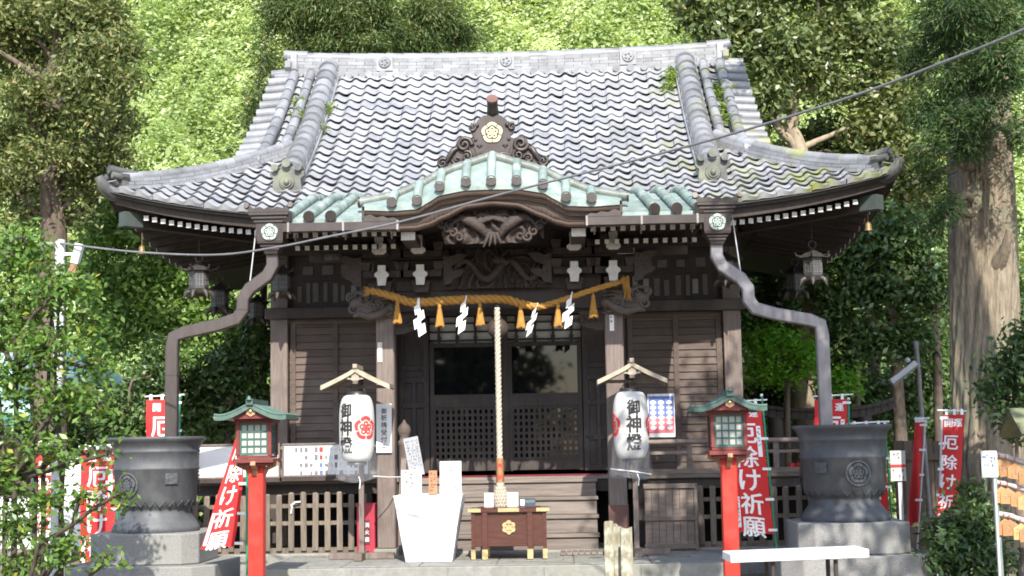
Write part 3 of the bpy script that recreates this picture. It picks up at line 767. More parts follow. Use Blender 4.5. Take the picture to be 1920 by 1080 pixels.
# ---- carving helpers
def relief(mb, x0, x1, z0, z1, y, depth, mask, seed, mi=0, nu=70, nv=44, fr=5.):
    """one continuous carved surface: swirling ridges over a backing, within an uneven outline"""
    r = random.Random(seed); cs = [(r.uniform(x0, x1), r.uniform(z0, z1), r.choice((-1, 1)), r.uniform(.8, 1.3)) for _ in range(9)]
    W_ = x1-x0
    def h(x, z):
        best = min(cs, key=lambda c: (x-c[0])**2+(z-c[1])**2)
        dx, dz = x-best[0], z-best[1]; d = math.hypot(dx, dz)/W_; a = math.atan2(dz, dx)
        sp = math.sin(2*PI*(d*fr*2.2*best[3])+best[2]*a*2+.5*math.sin(x*31)+.5*math.sin(z*29))
        return (.55+.45*sp)*(1-.5*min(1, d*2.4))
    def fn(u, v):
        x, z = x0+(x1-x0)*u, z0+(z1-z0)*v; m = mask((u-.5)*2, (v-.5)*2)
        return (x, y-(depth*h(x, z) if m > 0 else 0)*min(1, m*6)+(0 if m > 0 else .03), z)
    vs = [fn(i/nu, j/nv) for j in range(nv+1) for i in range(nu+1)]; k = nu+1
    fs = []
    for j in range(nv):
        for i in range(nu):
            if mask(((i+.5)/nu-.5)*2, ((j+.5)/nv-.5)*2) > -.02: fs.append((j*k+i, j*k+i+1, (j+1)*k+i+1, (j+1)*k+i))
    mb.add(vs, fs, mi, True)
def scroll(mb, c, r, y, turns, th, d=1, a0=0, mi=0, flat=1.):
    pts, R = [], []
    n = int(14*turns)
    for i in range(n+1):
        t = i/n; a = a0+d*2*PI*turns*t; q = r*(1-.86*t); pts.append((c[0]+q*math.cos(a), y-.03*t, c[1]+q*math.sin(a)*flat)); R.append(th*(1-.55*t))
    mb.tube(pts, R, 7, mi)
# birds and clouds in the gable opening
mb = MB()
relief(mb, -.62, .60, 4.02, 4.42, 17.02, .07, lambda u, v: 1-(u*u)*.98-max(0, v-.25)**2*1.1-.22*math.sin(u*9+1)*(v < 0)-max(0, -v)*.35-.12*math.sin(u*17), 5, nu=90, nv=40, fr=4)
for sx in (-1, 1):                                # a bird on either side: body, neck, wing
    pts = [(sx*.06, 16.98, 4.08), (sx*.14, 16.93, 4.19), (sx*.24, 16.92, 4.27), (sx*.38, 16.95, 4.33), (sx*.47, 16.97, 4.28), (sx*.52, 16.98, 4.20)]
    mb.tube(pts, [.02, .06, .075, .05, .03, .018], 8)
    mb.ball((sx*.53, 16.96, 4.2), (.04, .03, .028)); mb.tube([(sx*.55, 16.96, 4.2), (sx*.60, 16.95, 4.18)], [.016, .004], 6)
    for k in range(5): mb.tube([(sx*.2, 16.93, 4.25), (sx*(.14-.07*k), 16.92, 4.32+.01*k), (sx*(.12-.10*k), 16.94, 4.37-.02*k)], [.03, .026, .01], 6)
    for k in range(4): scroll(mb, (sx*(.62-.07*k), 4.27-.06*k), .06, 16.96, 1.3, .022, sx, k)
for k in range(4): mb.tube([(.03*k-.05, 16.97, 4.14), (.05*k-.08, 16.95, 4.06), (.07*k-.12, 16.96, 3.97+.012*k)], [.026, .022, .008], 6)
mb.build('gable_carving', [W_CARVE], PORCH)
# dragon panel above the porch beam
mb = MB(); relief(mb, -.66, .66, 3.60, 4.10, 18.12, .09, lambda u, v: 1-u*u*1.02-.1*math.sin(u*13), 12, nu=90, nv=44, fr=6)
pts, R = [], []
for i in range(40):
    t = i/39; pts.append((-.55+1.1*t, 18.04-.03*math.sin(t*20), 3.83+.12*math.sin(t*4*PI))); R.append(.045*(1-.5*abs(t-.5)*2)+.012)
mb.tube(pts, R, 8); mb.ball((.02, 17.99, 3.95), (.09, .07, .06)); mb.tube([(.06, 17.95, 3.94), (.13, 17.9, 3.9)], [.05, .03], 8)
for s in (-1, 1): mb.tube([(.02+s*.04, 17.99, 4.0), (.02+s*.12, 18, 4.07), (.02+s*.2, 18.02, 4.06)], [.016, .012, .004], 6)
mb.build('dragon_carving', [W_CARVE], HALL)

# ---- pillars, beams, brackets
for sx in (-1, 1):
    mb = MB(); x = sx*1.455
    mb.bb((x-.115, 18.20, .36), (x+.115, 18.42, 3.66), 0); mb.bb((x-.16, 18.16, .262), (x+.16, 18.45, .362), 1)
    P_ = mb.build('porch_pillar', [W_POST, STONE2], HALL, bevel=.014)
    if sx > 0:
        mb = MB(); mb.bb((x-.124, 18.187, .36), (x+.124, 18.3, .86)); mb.build('base_sheathing', [mat('red brown sheathing', (.13, .055, .045), (.08, .035, .03), .5)], P_)
    mb = MB()                                     # pasted name slip
    if sx > 0:
        mb.bb((1.40, 18.187, 3.04), (1.455, 18.198, 3.24), 0); marks(mb, lambda a, z: (a, 18.184, z), 1.405, 1.45, 3.05, 3.23, 1, 4, 1, random.Random(3), 1)
    else:
        mb.bb((-1.55, 18.187, 2.7), (-1.49, 18.198, 2.95), 0)
    mb.build('name_slip', [PAPER if sx > 0 else WHITE_END, INK], P_)
    # carved beam head: elephant-like beast with curled trunk and swirling mane
    mb = MB(); o = Vector((sx*1.62, 18.22, 3.42))
    mb.ball(o+Vector((sx*.02, 0, 0)), (.2, .13, .15)); mb.ball(o+Vector((sx*.16, -.03, .03)), (.13, .11, .10)); mb.ball(o+Vector((sx*.05, -.09, -.08)), (.13, .08, .07))
    mb.tube([o+Vector((-sx*.25, -.10, -.02)), o+Vector((-sx*.12, -.13, -.12)), o+Vector((sx*.02, -.15, -.15)), o+Vector((sx*.14, -.14, -.11)), o+Vector((sx*.22, -.10, -.14))], [.05, .055, .05, .045, .02], 8)
    mb.ball(o+Vector((-sx*.27, -.10, -.03)), .062); mb.ball(o+Vector((sx*.12, -.13, .06)), .028)
    mb.tube([o+Vector((sx*.05, -.1, .12)), o+Vector((sx*.16, -.1, .17)), o+Vector((sx*.26, -.06, .15))], [.035, .03, .012], 7)
    r = random.Random(2)
    for k in range(13): scroll(mb, (o.x+r.uniform(-.22, .28)*sx, o.z+r.uniform(-.16, .13)), r.uniform(.055, .085), o.y-.08-r.uniform(0, .04), 1.4, .022, sx*r.choice((1, -1)), r.uniform(0, 6))
    for k in range(6): mb.tube([o+Vector((-sx*.05, -.1, .1-.05*k)), o+Vector((-sx*.18, -.1, .13-.05*k)), o+Vector((-sx*.30, -.05, .12-.055*k))], [.03, .028, .01], 6)
    mb.build('carved_beam_head', [mat('grey carved timber', (.12, .095, .08), (.065, .05, .042), .75, 9, (1, 1, 1), .4)], HALL)
    # scroll bracket inside the pillar
    mb = MB(); mb.plate([(1.34, 3.30), (1.34, 3.05), (1.22, 3.06), (1.05, 3.12), (.98, 3.2), (1.03, 3.26), (1.0, 3.30)], 18.26, 18.34, 0, fn=lambda a, y, z, s=sx: (s*a, y, z))
    for k in range(4): scroll(mb, (sx*(1.27-.085*k), 3.2), .05, 18.25, 1.3, .018, sx, k)
    mb.build('scroll_bracket', [W_CARVE], HALL)
    # tiered bracket sets with white ends: arms towards the viewer, side arms, bearing blocks
    for x in (sx*.965, sx*1.45):
        mb = MB()
        for k, (z, y) in enumerate(((3.66, 17.86), (3.93, 17.62))):
            prof_ = [(-.05, z+.235), (-.05, z+.16), (-.09, z+.13), (-.09, z+.10), (-.06, z+.075), (-.05, z-.02), (.05, z-.02), (.06, z+.075), (.09, z+.10), (.09, z+.13), (.05, z+.16), (.05, z+.235)]
            if k: prof_ = [(a, b) for a, b in prof_ if b > z+.05]; prof_ = prof_[:5]+[(-.05, z+.07), (.05, z+.07)]+prof_[5:]
            mb.plate(prof_, y, y+.012, 1, fn=lambda a, yy, zz, X=x: (X+a, yy, zz))
            mb.plate(prof_, y+.0125, 18.3, 0, fn=lambda a, yy, zz, X=x: (X+a, yy, zz))
        mb.bb((x-.055, 17.60, 4.16), (x+.055, 17.612, 4.23), 1); mb.bb((x-.055, 17.613, 4.16), (x+.055, 18.3, 4.23), 0)
        for z in (3.78, 4.03):
            mb.bb((x-.26, 18.0, z-.02), (x+.26, 18.1, z+.06), 0)
            for q in (-.22, .22): mb.box((x+q, 18.05, z+.115), (.10, .15, .10), 0, taper=(1.35, 1.2))
        mb.box((x, 18.08, 3.63), (.17, .2, .14), 0, taper=(1.35, 1.2))
        mb.build('bracket_set', [W_CARVE, WHITE_END], HALL)
    # big white beam end under the porch eave
    mb = MB(); x = sx*1.015
    mb.bb((x-.085, 16.93, 4.07), (x+.085, 16.942, 4.17), 1); mb.bb((x-.085, 16.9425, 4.07), (x+.085, 18.3, 4.17), 0); mb.build('tie_beam', [W_DARK, WHITE_END], HALL, bevel=.004)
    # cloud-shaped bracket toward the middle and outside
    for (xx, d) in ((.68, -1), (1.72, 1)):
        mb = MB(); mb.plate([(0, .0), (.10, .02), (.13, .08), (.2, .10), (.27, .17), (.2, .2), (.12, .17), (.1, .24), (.2, .28), (.3, .38), (.2, .40), (.08, .36), (0, .38)], 17.96, 18.06, 0, fn=lambda a, y, z, s=sx, X=xx, dd=d: (s*(X+dd*a), y, 3.64+z))
        mb.build('cloud_bracket', [W_CARVE], HALL)
    # long purlin carried by the brackets
    mb = MB(); a, b = sorted((sx*.62, sx*2.4)); mb.bb((a, 18.075, 3.985), (b, 18.17, 4.09), 0)
    mb.bb((a+.9*(sx > 0)+.2*(sx < 0), 18.06, 4.0), (a+.9*(sx > 0)+.2*(sx < 0)+.22, 18.073, 4.075), 1)
    marks(mb, lambda p, z: (p, 18.056, z), a+.9*(sx > 0)+.2*(sx < 0), a+.9*(sx > 0)+.2*(sx < 0)+.22, 4.0, 4.075, 5, 2, 2, random.Random(8), 1)
    mb.build('purlin', [W_DARK, STICK1 if sx < 0 else WHITE_END, INK], HALL)
mb = MB()                                         # bowed porch beam
for i in range(24):
    a = -1.34+2.68*i/24; b = a+2.68/24; q = lambda x: .035*(1-(x/1.34)**2)
    mb.add([(a, 18.22, 3.33+q(a)), (b, 18.22, 3.33+q(b)), (b, 18.22, 3.59+q(b)), (a, 18.22, 3.59+q(a)), (a, 18.4, 3.33+q(a)), (b, 18.4, 3.33+q(b)), (b, 18.4, 3.59+q(b)), (a, 18.4, 3.59+q(a))], [(0, 1, 2, 3), (4, 5, 1, 0), (3, 2, 6, 7)], 0)
mb.bb((-1.34, 18.3, 3.05), (1.34, 18.38, 3.1), 0) if False else None
mb.build('porch_beam', [W_DARK], HALL)
mb = MB(); mb.bb((-1.3, 18.18, 3.6), (1.3, 18.28, 4.5)); mb.build('gable_backboard', [W_DARK], HALL)

# ---- crest-bearing ornament standing on the copper gable
mb = MB(); yo = 17.16
O = [(-.19, 5.10), (.19, 5.10), (.215, 5.2), (.22, 5.36), (.25, 5.38), (.28, 5.47), (.25, 5.52), (.20, 5.49), (.175, 5.545), (.1, 5.60), (-.1, 5.60), (-.175, 5.545), (-.20, 5.49), (-.25, 5.52), (-.28, 5.47), (-.25, 5.38), (-.22, 5.36), (-.215, 5.2)]
mb.plate(O, yo-.06, yo+.05, 0)
for sx in (-1, 1):
    mb.plate([(.19, 5.0), (.40, 4.94), (.44, 5.06), (.45, 5.2), (.42, 5.31), (.34, 5.345), (.26, 5.32), (.20, 5.34)], yo-.03, yo+.06, 0, fn=lambda a, y, z, s=sx: (s*a, y, z))
    mb.plate([(.36, 4.92), (.66, 4.82), (.655, 4.99), (.60, 5.03), (.54, 5.08), (.48, 5.16), (.40, 5.2)], yo-.02, yo+.06, 0, fn=lambda a, y, z, s=sx: (s*a, y, z))
    scroll(mb, (sx*.34, 5.245), .095, yo-.05, 1.6, .03, -sx, 0); scroll(mb, (sx*.31, 5.10), .07, yo-.05, 1.5, .024, sx, 2); scroll(mb, (sx*.43, 5.06), .06, yo-.05, 1.4, .02, -sx, 3)
    mb.ball((sx*.605, yo, 5.02), (.075, .07, .07)); scroll(mb, (sx*.605, 5.02), .065, yo-.06, 1.3, .02, -sx, 1)
    mb.tube([(sx*.42, yo-.03, 5.21), (sx*.48, yo-.05, 5.18), (sx*.53, yo-.05, 5.10), (sx*.56, yo-.04, 5.04)], [.025, .034, .034, .02], 8)
    scroll(mb, (sx*.245, 5.45), .05, yo-.07, 1.2, .018, sx, 1)
    mb.ball((sx*.185, yo-.07, 5.48), .03); mb.ball((sx*.2, yo-.065, 5.30), .02)
    for q in ((-.022, .0), (.022, .0), (0, -.02)): mb.ball((sx*.155+q[0], yo-.058, 5.23+q[1]), .018, 2, 6, 4)
mb.tube([(-.22, yo-.05, 5.10), (-.12, yo-.07, 5.13), (-.05, yo-.08, 5.10), (0, yo-.08, 5.14), (.05, yo-.08, 5.10), (.12, yo-.07, 5.13), (.22, yo-.05, 5.10)], [.02, .03, .025, .03, .025, .03, .02], 7)
mb.tube([(.01, yo+.15, 5.60), (.01, yo-.02, 5.63), (.01, yo-.06, 5.70), (.01, yo-.14, 5.77)], [.066, .074, .066, .064], 12, 0)
mb.tube([(.01, yo-.135, 5.767), (.01, yo-.16, 5.785)], .07, 14, 1)
M = 28
mb.add([(.135*math.cos(2*PI*i/M), yo-.066, 5.385+.135*math.sin(2*PI*i/M)) for i in range(M)], [tuple(range(M))], 2)
crest(mb, lambda x, z: (x, yo-.075, z), 0, 5.385, .13, 3)
mb.build('gable_ornament', [COP_BR, mat('rusty cap', (.16, .085, .065), (.11, .055, .045), .6), BLACKM, GOLD], PORCH)

# ---- gutters, hoppers and downspouts
for sx in (-1, 1):
    mb = MB(); a, b = sorted((sx*1.10, sx*2.47))
    mb.bb((a, 16.66, 4.165), (b, 16.78, 4.175), 0); mb.bb((a, 16.66, 4.175), (b, 16.672, 4.262), 0); mb.bb((a, 16.77, 4.175), (b, 16.78, 4.262), 0)
    for x in (1.11, 1.75, 2.4): mb.bb((sx*x-.012, 16.648, 4.158), (sx*x+.012, 16.79, 4.27), 1)
    mb.plate([(1.10, 4.262), (1.10, 4.275), (1.16, 4.305), (1.22, 4.295), (1.28, 4.322), (1.36, 4.31), (1.43, 4.345), (1.50, 4.325), (1.52, 4.262)][::-1], 16.655, 16.67, 0, fn=lambda p, y, z, s=sx: (s*p, y, z))
    for x in (1.2, 1.75, 2.35): mb.tube([(sx*x, 16.75, 4.17), (sx*x, 16.85, 4.08), (sx*x, 16.95, 4.16)], .008, 5, 1)
    mb.build('gutter', [COP_BR, mat('gutter strap', (.30, .27, .26), (.2, .18, .17), .5)], HALL)
    # downspout
    hx = sx*2.64
    path = [Vector((hx, 16.95, 3.98)), Vector((sx*2.635, 16.95, 3.80)), Vector((sx*2.70, 16.95, 3.68)), Vector((sx*2.91, 16.95, 3.53)), Vector((sx*2.99, 16.95, 3.41)), Vector((sx*2.995, 16.95, 3.27)), Vector((sx*3.07, 16.95, 3.17)),
            Vector((sx*3.3, 16.95, 3.10)), Vector((sx*3.70, 16.95, 3.02)), Vector((sx*3.82, 16.95, 2.97)), Vector((sx*3.84, 16.95, 2.83)), Vector((sx*3.84, 16.95, 1.6))]
    mb = MB(); mb.tube(path, 0, 4, 0, sq=(.145, .12), up=(0, 1, 0))
    for (i, t) in ((4, .9), (7, .5), (10, .25)):
        p = path[i].lerp(path[i+1], t); d = (path[i+1]-path[i]).normalized(); mb.tube([p-d*.006, p+d*.006], 0, 4, 0, sq=(.156, .13), up=(0, 1, 0))
    DS = mb.build('downspout', [mat('sunlit tone pipe' if sx > 0 else 'brown grey pipe', (.29, .27, .275) if sx > 0 else (.105, .086, .08), (.17, .15, .152) if sx > 0 else (.07, .056, .051), .38, 3, (3, 3, .7), .05, metal=.35)], HALL, bevel=.012)  # right pipe coloured paler, the sunlight on it put into its colour
    mb = MB(); y0 = 16.92
    def sqring(hw, z, hy=None): hy = hy or hw; return [(hx-hw, y0-hy, z), (hx+hw, y0-hy, z), (hx+hw, y0+hy, z), (hx-hw, y0+hy, z)]
    pr = [(.075, 3.93), (.085, 3.96), (.10, 3.98), (.10, 4.0), (.12, 4.015), (.12, 4.03), (.15, 4.05), (.155, 4.08), (.165, 4.29), (.185, 4.295), (.185, 4.32), (.21, 4.335), (.21, 4.36), (.235, 4.375), (.235, 4.41)]
    vs = [p for hw, z in pr for p in sqring(hw, z)]
    mb.add(vs, [(4*k+i, 4*k+(i+1) % 4, 4*k+4+(i+1) % 4, 4*k+4+i) for k in range(len(pr)-1) for i in range(4)] + [tuple(range(len(vs)-4, len(vs)))], 0)
    wave = [(-.235, 4.408), (.235, 4.408), (.27, 4.5), (.22, 4.49), (.17, 4.45), (.1, 4.47), (.05, 4.445), (0, 4.47), (-.05, 4.445), (-.1, 4.47), (-.17, 4.45), (-.22, 4.49), (-.27, 4.5)]
    mb.plate(wave, y0-.24, y0-.22, 0, fn=lambda a, y, z: (hx+a, y, z)); mb.plate(wave, y0-.24, y0-.22, 0, fn=lambda a, y, z: (hx+sx*(y-y0)*-1, y0+a*.9, z))
    for q in (-.26, .26): mb.tube([(hx+q, y0-.2, 4.48), (hx+q, y0-.26, 4.49)], .035, 10, 0)
    yy = y0-.168
    mb.add([(hx+.105*math.cos(2*PI*i/24), yy, 4.18+.105*math.sin(2*PI*i/24)) for i in range(24)], [tuple(range(24))], 1)
    crest(mb, lambda x, z: (x, yy-.006, z), hx, 4.18, .10, 2)
    mb.build('rain_hopper', [COP_BR, mat('dark crest ground', (.06, .07, .07), (.05, .055, .055), .5), CREST_P], DS)
    mb = MB(); mb.tube([(hx+sx*.2, 16.95, 4.25), (sx*2.92, 16.95, 3.55)], .008, 6); mb.build('stay_wire', [STEEL], DS)

# ================================================================ things in front of the hall
def flat(y): return lambda x, z: (x, y, z)
# ---- sacred rope with tassels and paper streamers
pts = [at(*p, 17.85) for p in ((696, 545), (738, 556), (774, 567), (829, 564), (877, 562), (942, 561), (980, 570), (1011, 575), (1044, 566), (1080, 554), (1122, 540), (1161, 529))]
SHI = thing('sacred_rope', (0, 17.85, 3.3), 'thick golden straw rope slung under the porch gable with tassels and zigzag papers', 'rope')
def smooth(P, n):
    out = []
    for i in range(len(P)-1):
        a, b, c, d = P[max(i-1, 0)], P[i], P[i+1], P[min(i+2, len(P)-1)]
        for k in range(n):
            t = k/n; out.append(.5*((2*b)+(c-a)*t+(2*a-5*b+4*c-d)*t*t+(3*b-a-3*c+d)*t**3))
    return out+[P[-1]]
cl = smooth(pts, 16)
def strands(mb, line, r, sr, nst, pitch, mi=0, seg=7):
    L = 0; tr = [[] for _ in range(nst)]
    for i, p in enumerate(line):
        if i: L += (p-line[i-1]).length
        T = (line[min(i+1, len(line)-1)]-line[max(i-1, 0)]).normalized()
        a = T.cross(Vector((0, 1, 0))); a = a.normalized() if a.length > .2 else T.cross(Vector((1, 0, 0))).normalized(); b = T.cross(a)
        rr = r(i/(len(line)-1)) if callable(r) else r
        for k in range(nst):
            q = 2*PI*(L/pitch+k/nst); tr[k].append(p+a*rr*math.cos(q)+b*rr*math.sin(q))
    for t in tr: mb.tube(t, [sr(i/(len(t)-1)) if callable(sr) else sr for i in range(len(t))], seg, mi)
mb = MB(); strands(mb, cl, lambda t: .017+.012*math.sin(PI*min(1, t*1.2+.1)), lambda t: .021+.011*math.sin(PI*min(1, t*1.2+.1)), 3, .25)
mb.build('twisted_rope', [ROPE_Y], SHI)
mb = MB(); r = random.Random(3)
for k in range(60):
    a = pts[0]; mb.tube([a, a+Vector((-r.uniform(.04, .1), r.uniform(-.03, .03), r.uniform(-.07, .06)))], [.012, .003], 4)
mb.build('frayed_end', [ROPE_Y], SHI); mb = MB()
for k in range(60):
    a = pts[-1]+Vector((.02, 0, .0)); mb.tube([a+Vector((r.uniform(-.01, .03), 0, r.uniform(-.02, .03))), a+Vector((r.uniform(.02, .10), r.uniform(-.03, .03), r.uniform(-.03, .08))), a+Vector((r.uniform(.03, .13), r.uniform(-.05, .05), -r.uniform(.04, .24)))], [.012, .010, .003], 4)
mb.build('frayed_end', [ROPE_Y], SHI)
for (px, py) in ((745, 562), (824, 568), (900, 566), (976, 570), (1046, 568), (1112, 550)):
    p = at(px, py, 17.84); mb = MB()
    mb.tube([p+Vector((0, 0, .03)), p-Vector((0, 0, .03))], .009, 6)
    mb.lathe([(.016, -.02), (.026, -.035), (.022, -.06), (.018, -.068), (.03, -.12), (.045, -.2), (.052, -.28)], p, 14)
    for k in range(22): q = 6.28*k/22; mb.tube([p+Vector((.02*math.cos(q), .02*math.sin(q), -.07)), p+Vector((.054*math.cos(q), .054*math.sin(q), -.285-r.uniform(0, .025)))], .006, 4)
    mb.build('tassel', [ROPE_Y], SHI)
for (x0, y0, x1, y1, tw) in ((784, 563, 786, 632, .15), (874, 558, 858, 627, -.25), (1008, 572, 985, 632, -.65), (1072, 552, 1058, 617, .1)):
    a, b = at(x0, y0, 17.79), at(x1, y1, 17.77); mb = MB(); n = 4
    rx = Vector((math.cos(tw), math.sin(tw), 0)); d = (b-a)*.86; L_ = d.length
    def q4(c, hw, h, sk, o):                       # one slanting leaf of folded paper
        P4 = [c+rx*-hw+Vector((0, o, -.022)), c+rx*-hw+d.normalized()*h+rx*sk+Vector((0, o, -.03)), c+rx*hw+d.normalized()*h+rx*sk+Vector((0, o, .03)), c+rx*hw+Vector((0, o, .03))]
        mb.add(P4, [(0, 1, 2, 3)]); mb.add([p+Vector((0, .0025, 0)) for p in P4], [(3, 2, 1, 0)])
    q4(a+Vector((0, 0, .01)), .016, L_*.26, .004, .004)
    for k in range(n):
        c = a+d*(.16+.21*k)+rx*((-.020 if k % 2 == 0 else .022)*(1+.1*k)); q4(c, .034+.004*k, L_*(.24+.02*k), .014, -.004*k)
    mb.tube([a+Vector((0, 0, .03)), a+Vector((0, 0, -.02))], .006, 5)
    mb.build('paper_streamer', [PAPER], SHI)

# ---- bell rope
YR_ = 17.6; a = at(932, 578, YR_); b = at(937, 862, YR_)
BR = thing('bell_rope', (b.x, YR_, .9), 'cream braided bell rope hanging over the offering box with a wooden grip and tassel', 'bell rope')
line = [a.lerp(b, i/60) for i in range(61)]
mb = MB(); strands(mb, line, .020, .021, 3, .16, 0, 6); mb.build('braided_rope', [ROPE_W], BR)
mb = MB(); mb.tube([b+Vector((0, 0, .02)), at(938, 906, YR_)], .048, 6, 0)
c = at(938, 884, YR_)
for k, ch in enumerate('奉納'): write(mb, ch, c.x, c.z+.065-.13*k, .07, flat(YR_-.0475), 1, .01)
mb.build('wooden_grip', [TAGW, REDP], BR)
mb = MB(); c = at(938, 905, YR_)
mb.lathe([(.05, 0), (.052, -.03), (.04, -.05), (.062, -.10), (.075, -.18), (.072, -.25), (.06, -.30)], c, 18)
for k in range(14):
    for s in (1, -1): mb.tube([c+Vector((.055*math.cos(.449*k+s*j*.28)*(1+.45*math.sin(j/5*2.6)), .055*math.sin(.449*k+s*j*.28)*(1+.45*math.sin(j/5*2.6)), -.05-.05*j)) for j in range(6)], .009, 4)
mb.build('knotted_tassel', [ROPE_W], BR)
mb = MB(); c = Vector((a.x+.0, 17.72, 3.06)); mb.ball(c, (.13, .12, .13), 0, 18, 12); mb.box(c-Vector((0, .06, .1)), (.03, .14, .05), 1); mb.tube([c+Vector((0, 0, .12)), c+Vector((0, 0, .28)), (a.x, 17.9, 3.36), (a.x, 18.3, 3.36)], .012, 6); mb.build('round_bell', [mat('dull dark bell', (.06, .042, .034), (.04, .028, .022), .5), BLACKM], BR)

# ---- offering box and things on it
OB = thing('offering_box', (.115, 17.5, .275), 'varnished red brown offering box with brass corners and a gilded crest', 'offering box')
mb = MB()
mb.bb((-.30, 17.28, .43), (.53, 17.74, .83), 0)
OBB = mb.build('box_body', [W_BOX], OB, bevel=.006)
mb = MB(); mb.bb((-.36, 17.24, .83), (.59, 17.78, .875), 0); mb.bb((-.26, 17.3, .876), (.49, 17.72, .885), 0); OBT = mb.build('box_top', [W_BOX], OB, bevel=.004)
for x in (-.17, .365):
    for y in (17.255, 17.74): mb = MB(); mb.bb((x-.03, y-.02, .29), (x+.03, y+.02, .829)); mb.bb((x-.034, y-.024, .285), (x+.034, y+.024, .40), 1); mb.build('leg', [W_BOX, BRASS], OB)
for x in (-.31, .54):
    mb = MB(); mb.bb((x-.022, 17.262, .29), (x+.022, 17.32, .829)); mb.bb((x-.026, 17.258, .285), (x+.026, 17.326, .40), 1); mb.build('corner_leg', [W_BOX, BRASS], OB)
for (x0, x1) in ((-.368, -.215), (-.01, .24), (.445, .598)): mb = MB(); mb.bb((x0, 17.23, .838), (x1, 17.4, .880)); mb.build('brass_edging', [BRASS], OBT)
mb = MB()
for k in range(6):
    q = PI/2+2*PI*k/6; mb.tube([(.115+.05*math.cos(q), 17.279, .655+.05*math.sin(q)), (.115+.05*math.cos(q), 17.262, .655+.05*math.sin(q))], .034, 14)
mb.tube([(.115, 17.279, .655), (.115, 17.258, .655)], .03, 14)
crest(mb, flat(17.2575), .115, .655, .07, 0); mb.build('gilded_crest', [BRASS], OBB)
mb = MB(); mb.bb((-.19, 17.62, .886), (.03, 17.7, 1.05), 0); mb.bb((.034, 17.63, .886), (.22, 17.7, 1.052), 0)
mb.plate([(-.16, .95), (-.10, .99), (-.105, 1.01), (-.12, .985)], 17.616, 17.619, 1)
tag(mb.build('paper_packet', [PAPER, INKG], bevel=.004), 'white paper packets propped on the offering box behind the rope tassel', 'packet')
mb = MB(); mb.bb((.235, 17.5, .886), (.43, 17.6, .98), 0); mb.bb((.24, 17.498, .93), (.425, 17.4995, .965), 1); mb.bb((.25, 17.4965, .9), (.30, 17.4975, .97), 2)
tag(mb.build('small_tin', [mat('dark tin', (.06, .08, .09), (.03, .04, .05), .4, 30), mat('tin label', (.14, .2, .24), (.05, .07, .08), .5, 60), PAPER], bevel=.008), 'small dark printed tin lying on the offering box', 'tin')

# ---- tapered white stand with signs on it
WS = thing('white_stand', (-.82, 17.3, .275), 'plain white tapered cloth covered stand left of the offering box', 'stand')
mb = MB(); Z0, Z1 = .28, 1.05
def ws(u, v):                                     # round the four sides, top to bottom
    t = v; hw = .405+(.27-.405)*(1-t)+.0; hd = .30+(.24-.30)*(1-t)
    P4 = [(-hw, -hd), (hw, -hd), (hw, hd), (-hw, hd), (-hw, -hd)]; k = min(3, int(u*4)); f = u*4-k
    x = P4[k][0]+(P4[k+1][0]-P4[k][0])*f; y = P4[k][1]+(P4[k+1][1]-P4[k][1])*f
    wv = .010*math.sin(u*50)*(1-v)*(1-v)+.007*math.sin(u*31+v*5)+.02*max(0, 1-abs((u*4) % 1-.86-.08*v)/.03)*v
    return (-.82+x*(1+wv), 17.3+y*(1+wv), Z0+(Z1-Z0)*v+.012*math.sin(u*21)*(v > .99))
mb.grid(ws, 64, 12, 0, False); mb.bb((-1.225, 17.0, 1.035), (-.415, 17.6, 1.052), 0)
mb.build('white_cover', [mat('white cover sheet', (.60, .60, .60), (.53, .53, .53), .7, 3, spots=((.44, .43, .41), 3.5, .56, .76))], WS)
mb = MB(); mb.bb((-.56, 17.05, 1.053), (-.42, 17.16, 1.10)); mb.build('folded_corner', [CLOTHW], WS)
def board(name, px0, py0, px1, py1, Y, lab, cat, lean=.12, cols=3, rows=9, seed=1, m=PAPER, ink=INK, base=None, fill=.85, lines=True, tilt=0):
    a, b = at(px0, py1, Y), at(px1, py0, Y); wd, ht = b.x-a.x, b.z-a.z
    z0 = base if base is not None else a.z; mb = MB(); cx = (a.x+b.x)/2
    R_ = Matrix.Rotation(tilt, 3, 'Y') @ Matrix.Rotation(-lean, 3, 'X')
    o = Vector((cx, Y, z0))
    def fn(x, z, y=-.0095): return o+R_ @ Vector((x, y, z))
    mb.box(o+R_ @ Vector((0, 0, ht/2)), (wd, .016, ht), 0, R_)
    if lines: marks(mb, lambda x, z: fn(x, z), -wd*.42, wd*.42, ht*.06, ht*.94, cols, rows, 1, random.Random(seed), fill)
    return mb, fn, wd, ht, lambda: tag(mb.build(name, [m, ink, REDP]), lab, cat)
mb, fn, wd, ht, done = board('paper_sign', 753, 880, 790, 928, 17.2, 'small white sign with a red ring mark on the white stand', 'sign', cols=3, rows=5, base=1.053, seed=4)
M = 14
mb.add([fn(.02*0+.028*q*math.cos(6.283*i/M), ht*.42+.028*q*math.sin(6.283*i/M), -.011) for q in (.6, 1) for i in range(M)], [(i, (i+1) % M, M+(i+1) % M, M+i) for i in range(M)], 2); done()
mb, fn, wd, ht, done = board('paper_sign', 825, 860, 864, 922, 17.25, 'tall white sign with three columns of writing on the white stand', 'sign', cols=3, rows=9, base=1.06, seed=6, fill=.8)
mb.add([fn(x, z, -.0105) for x, z in ((-wd*.4, ht*.055), (wd*.25, ht*.055), (wd*.35, ht*.085), (wd*.25, ht*.075), (-wd*.4, ht*.065))], [(0, 1, 2, 3, 4)], 2); done()
mb, fn, wd, ht, done = board('wooden_tag', 804, 881, 819, 926, 17.2, 'narrow plain wooden tag standing between the white signs', 'tag', cols=1, rows=6, base=1.06, seed=9, m=TAGW, ink=mat('burnt lettering', (.16, .06, .03)), fill=1); done()
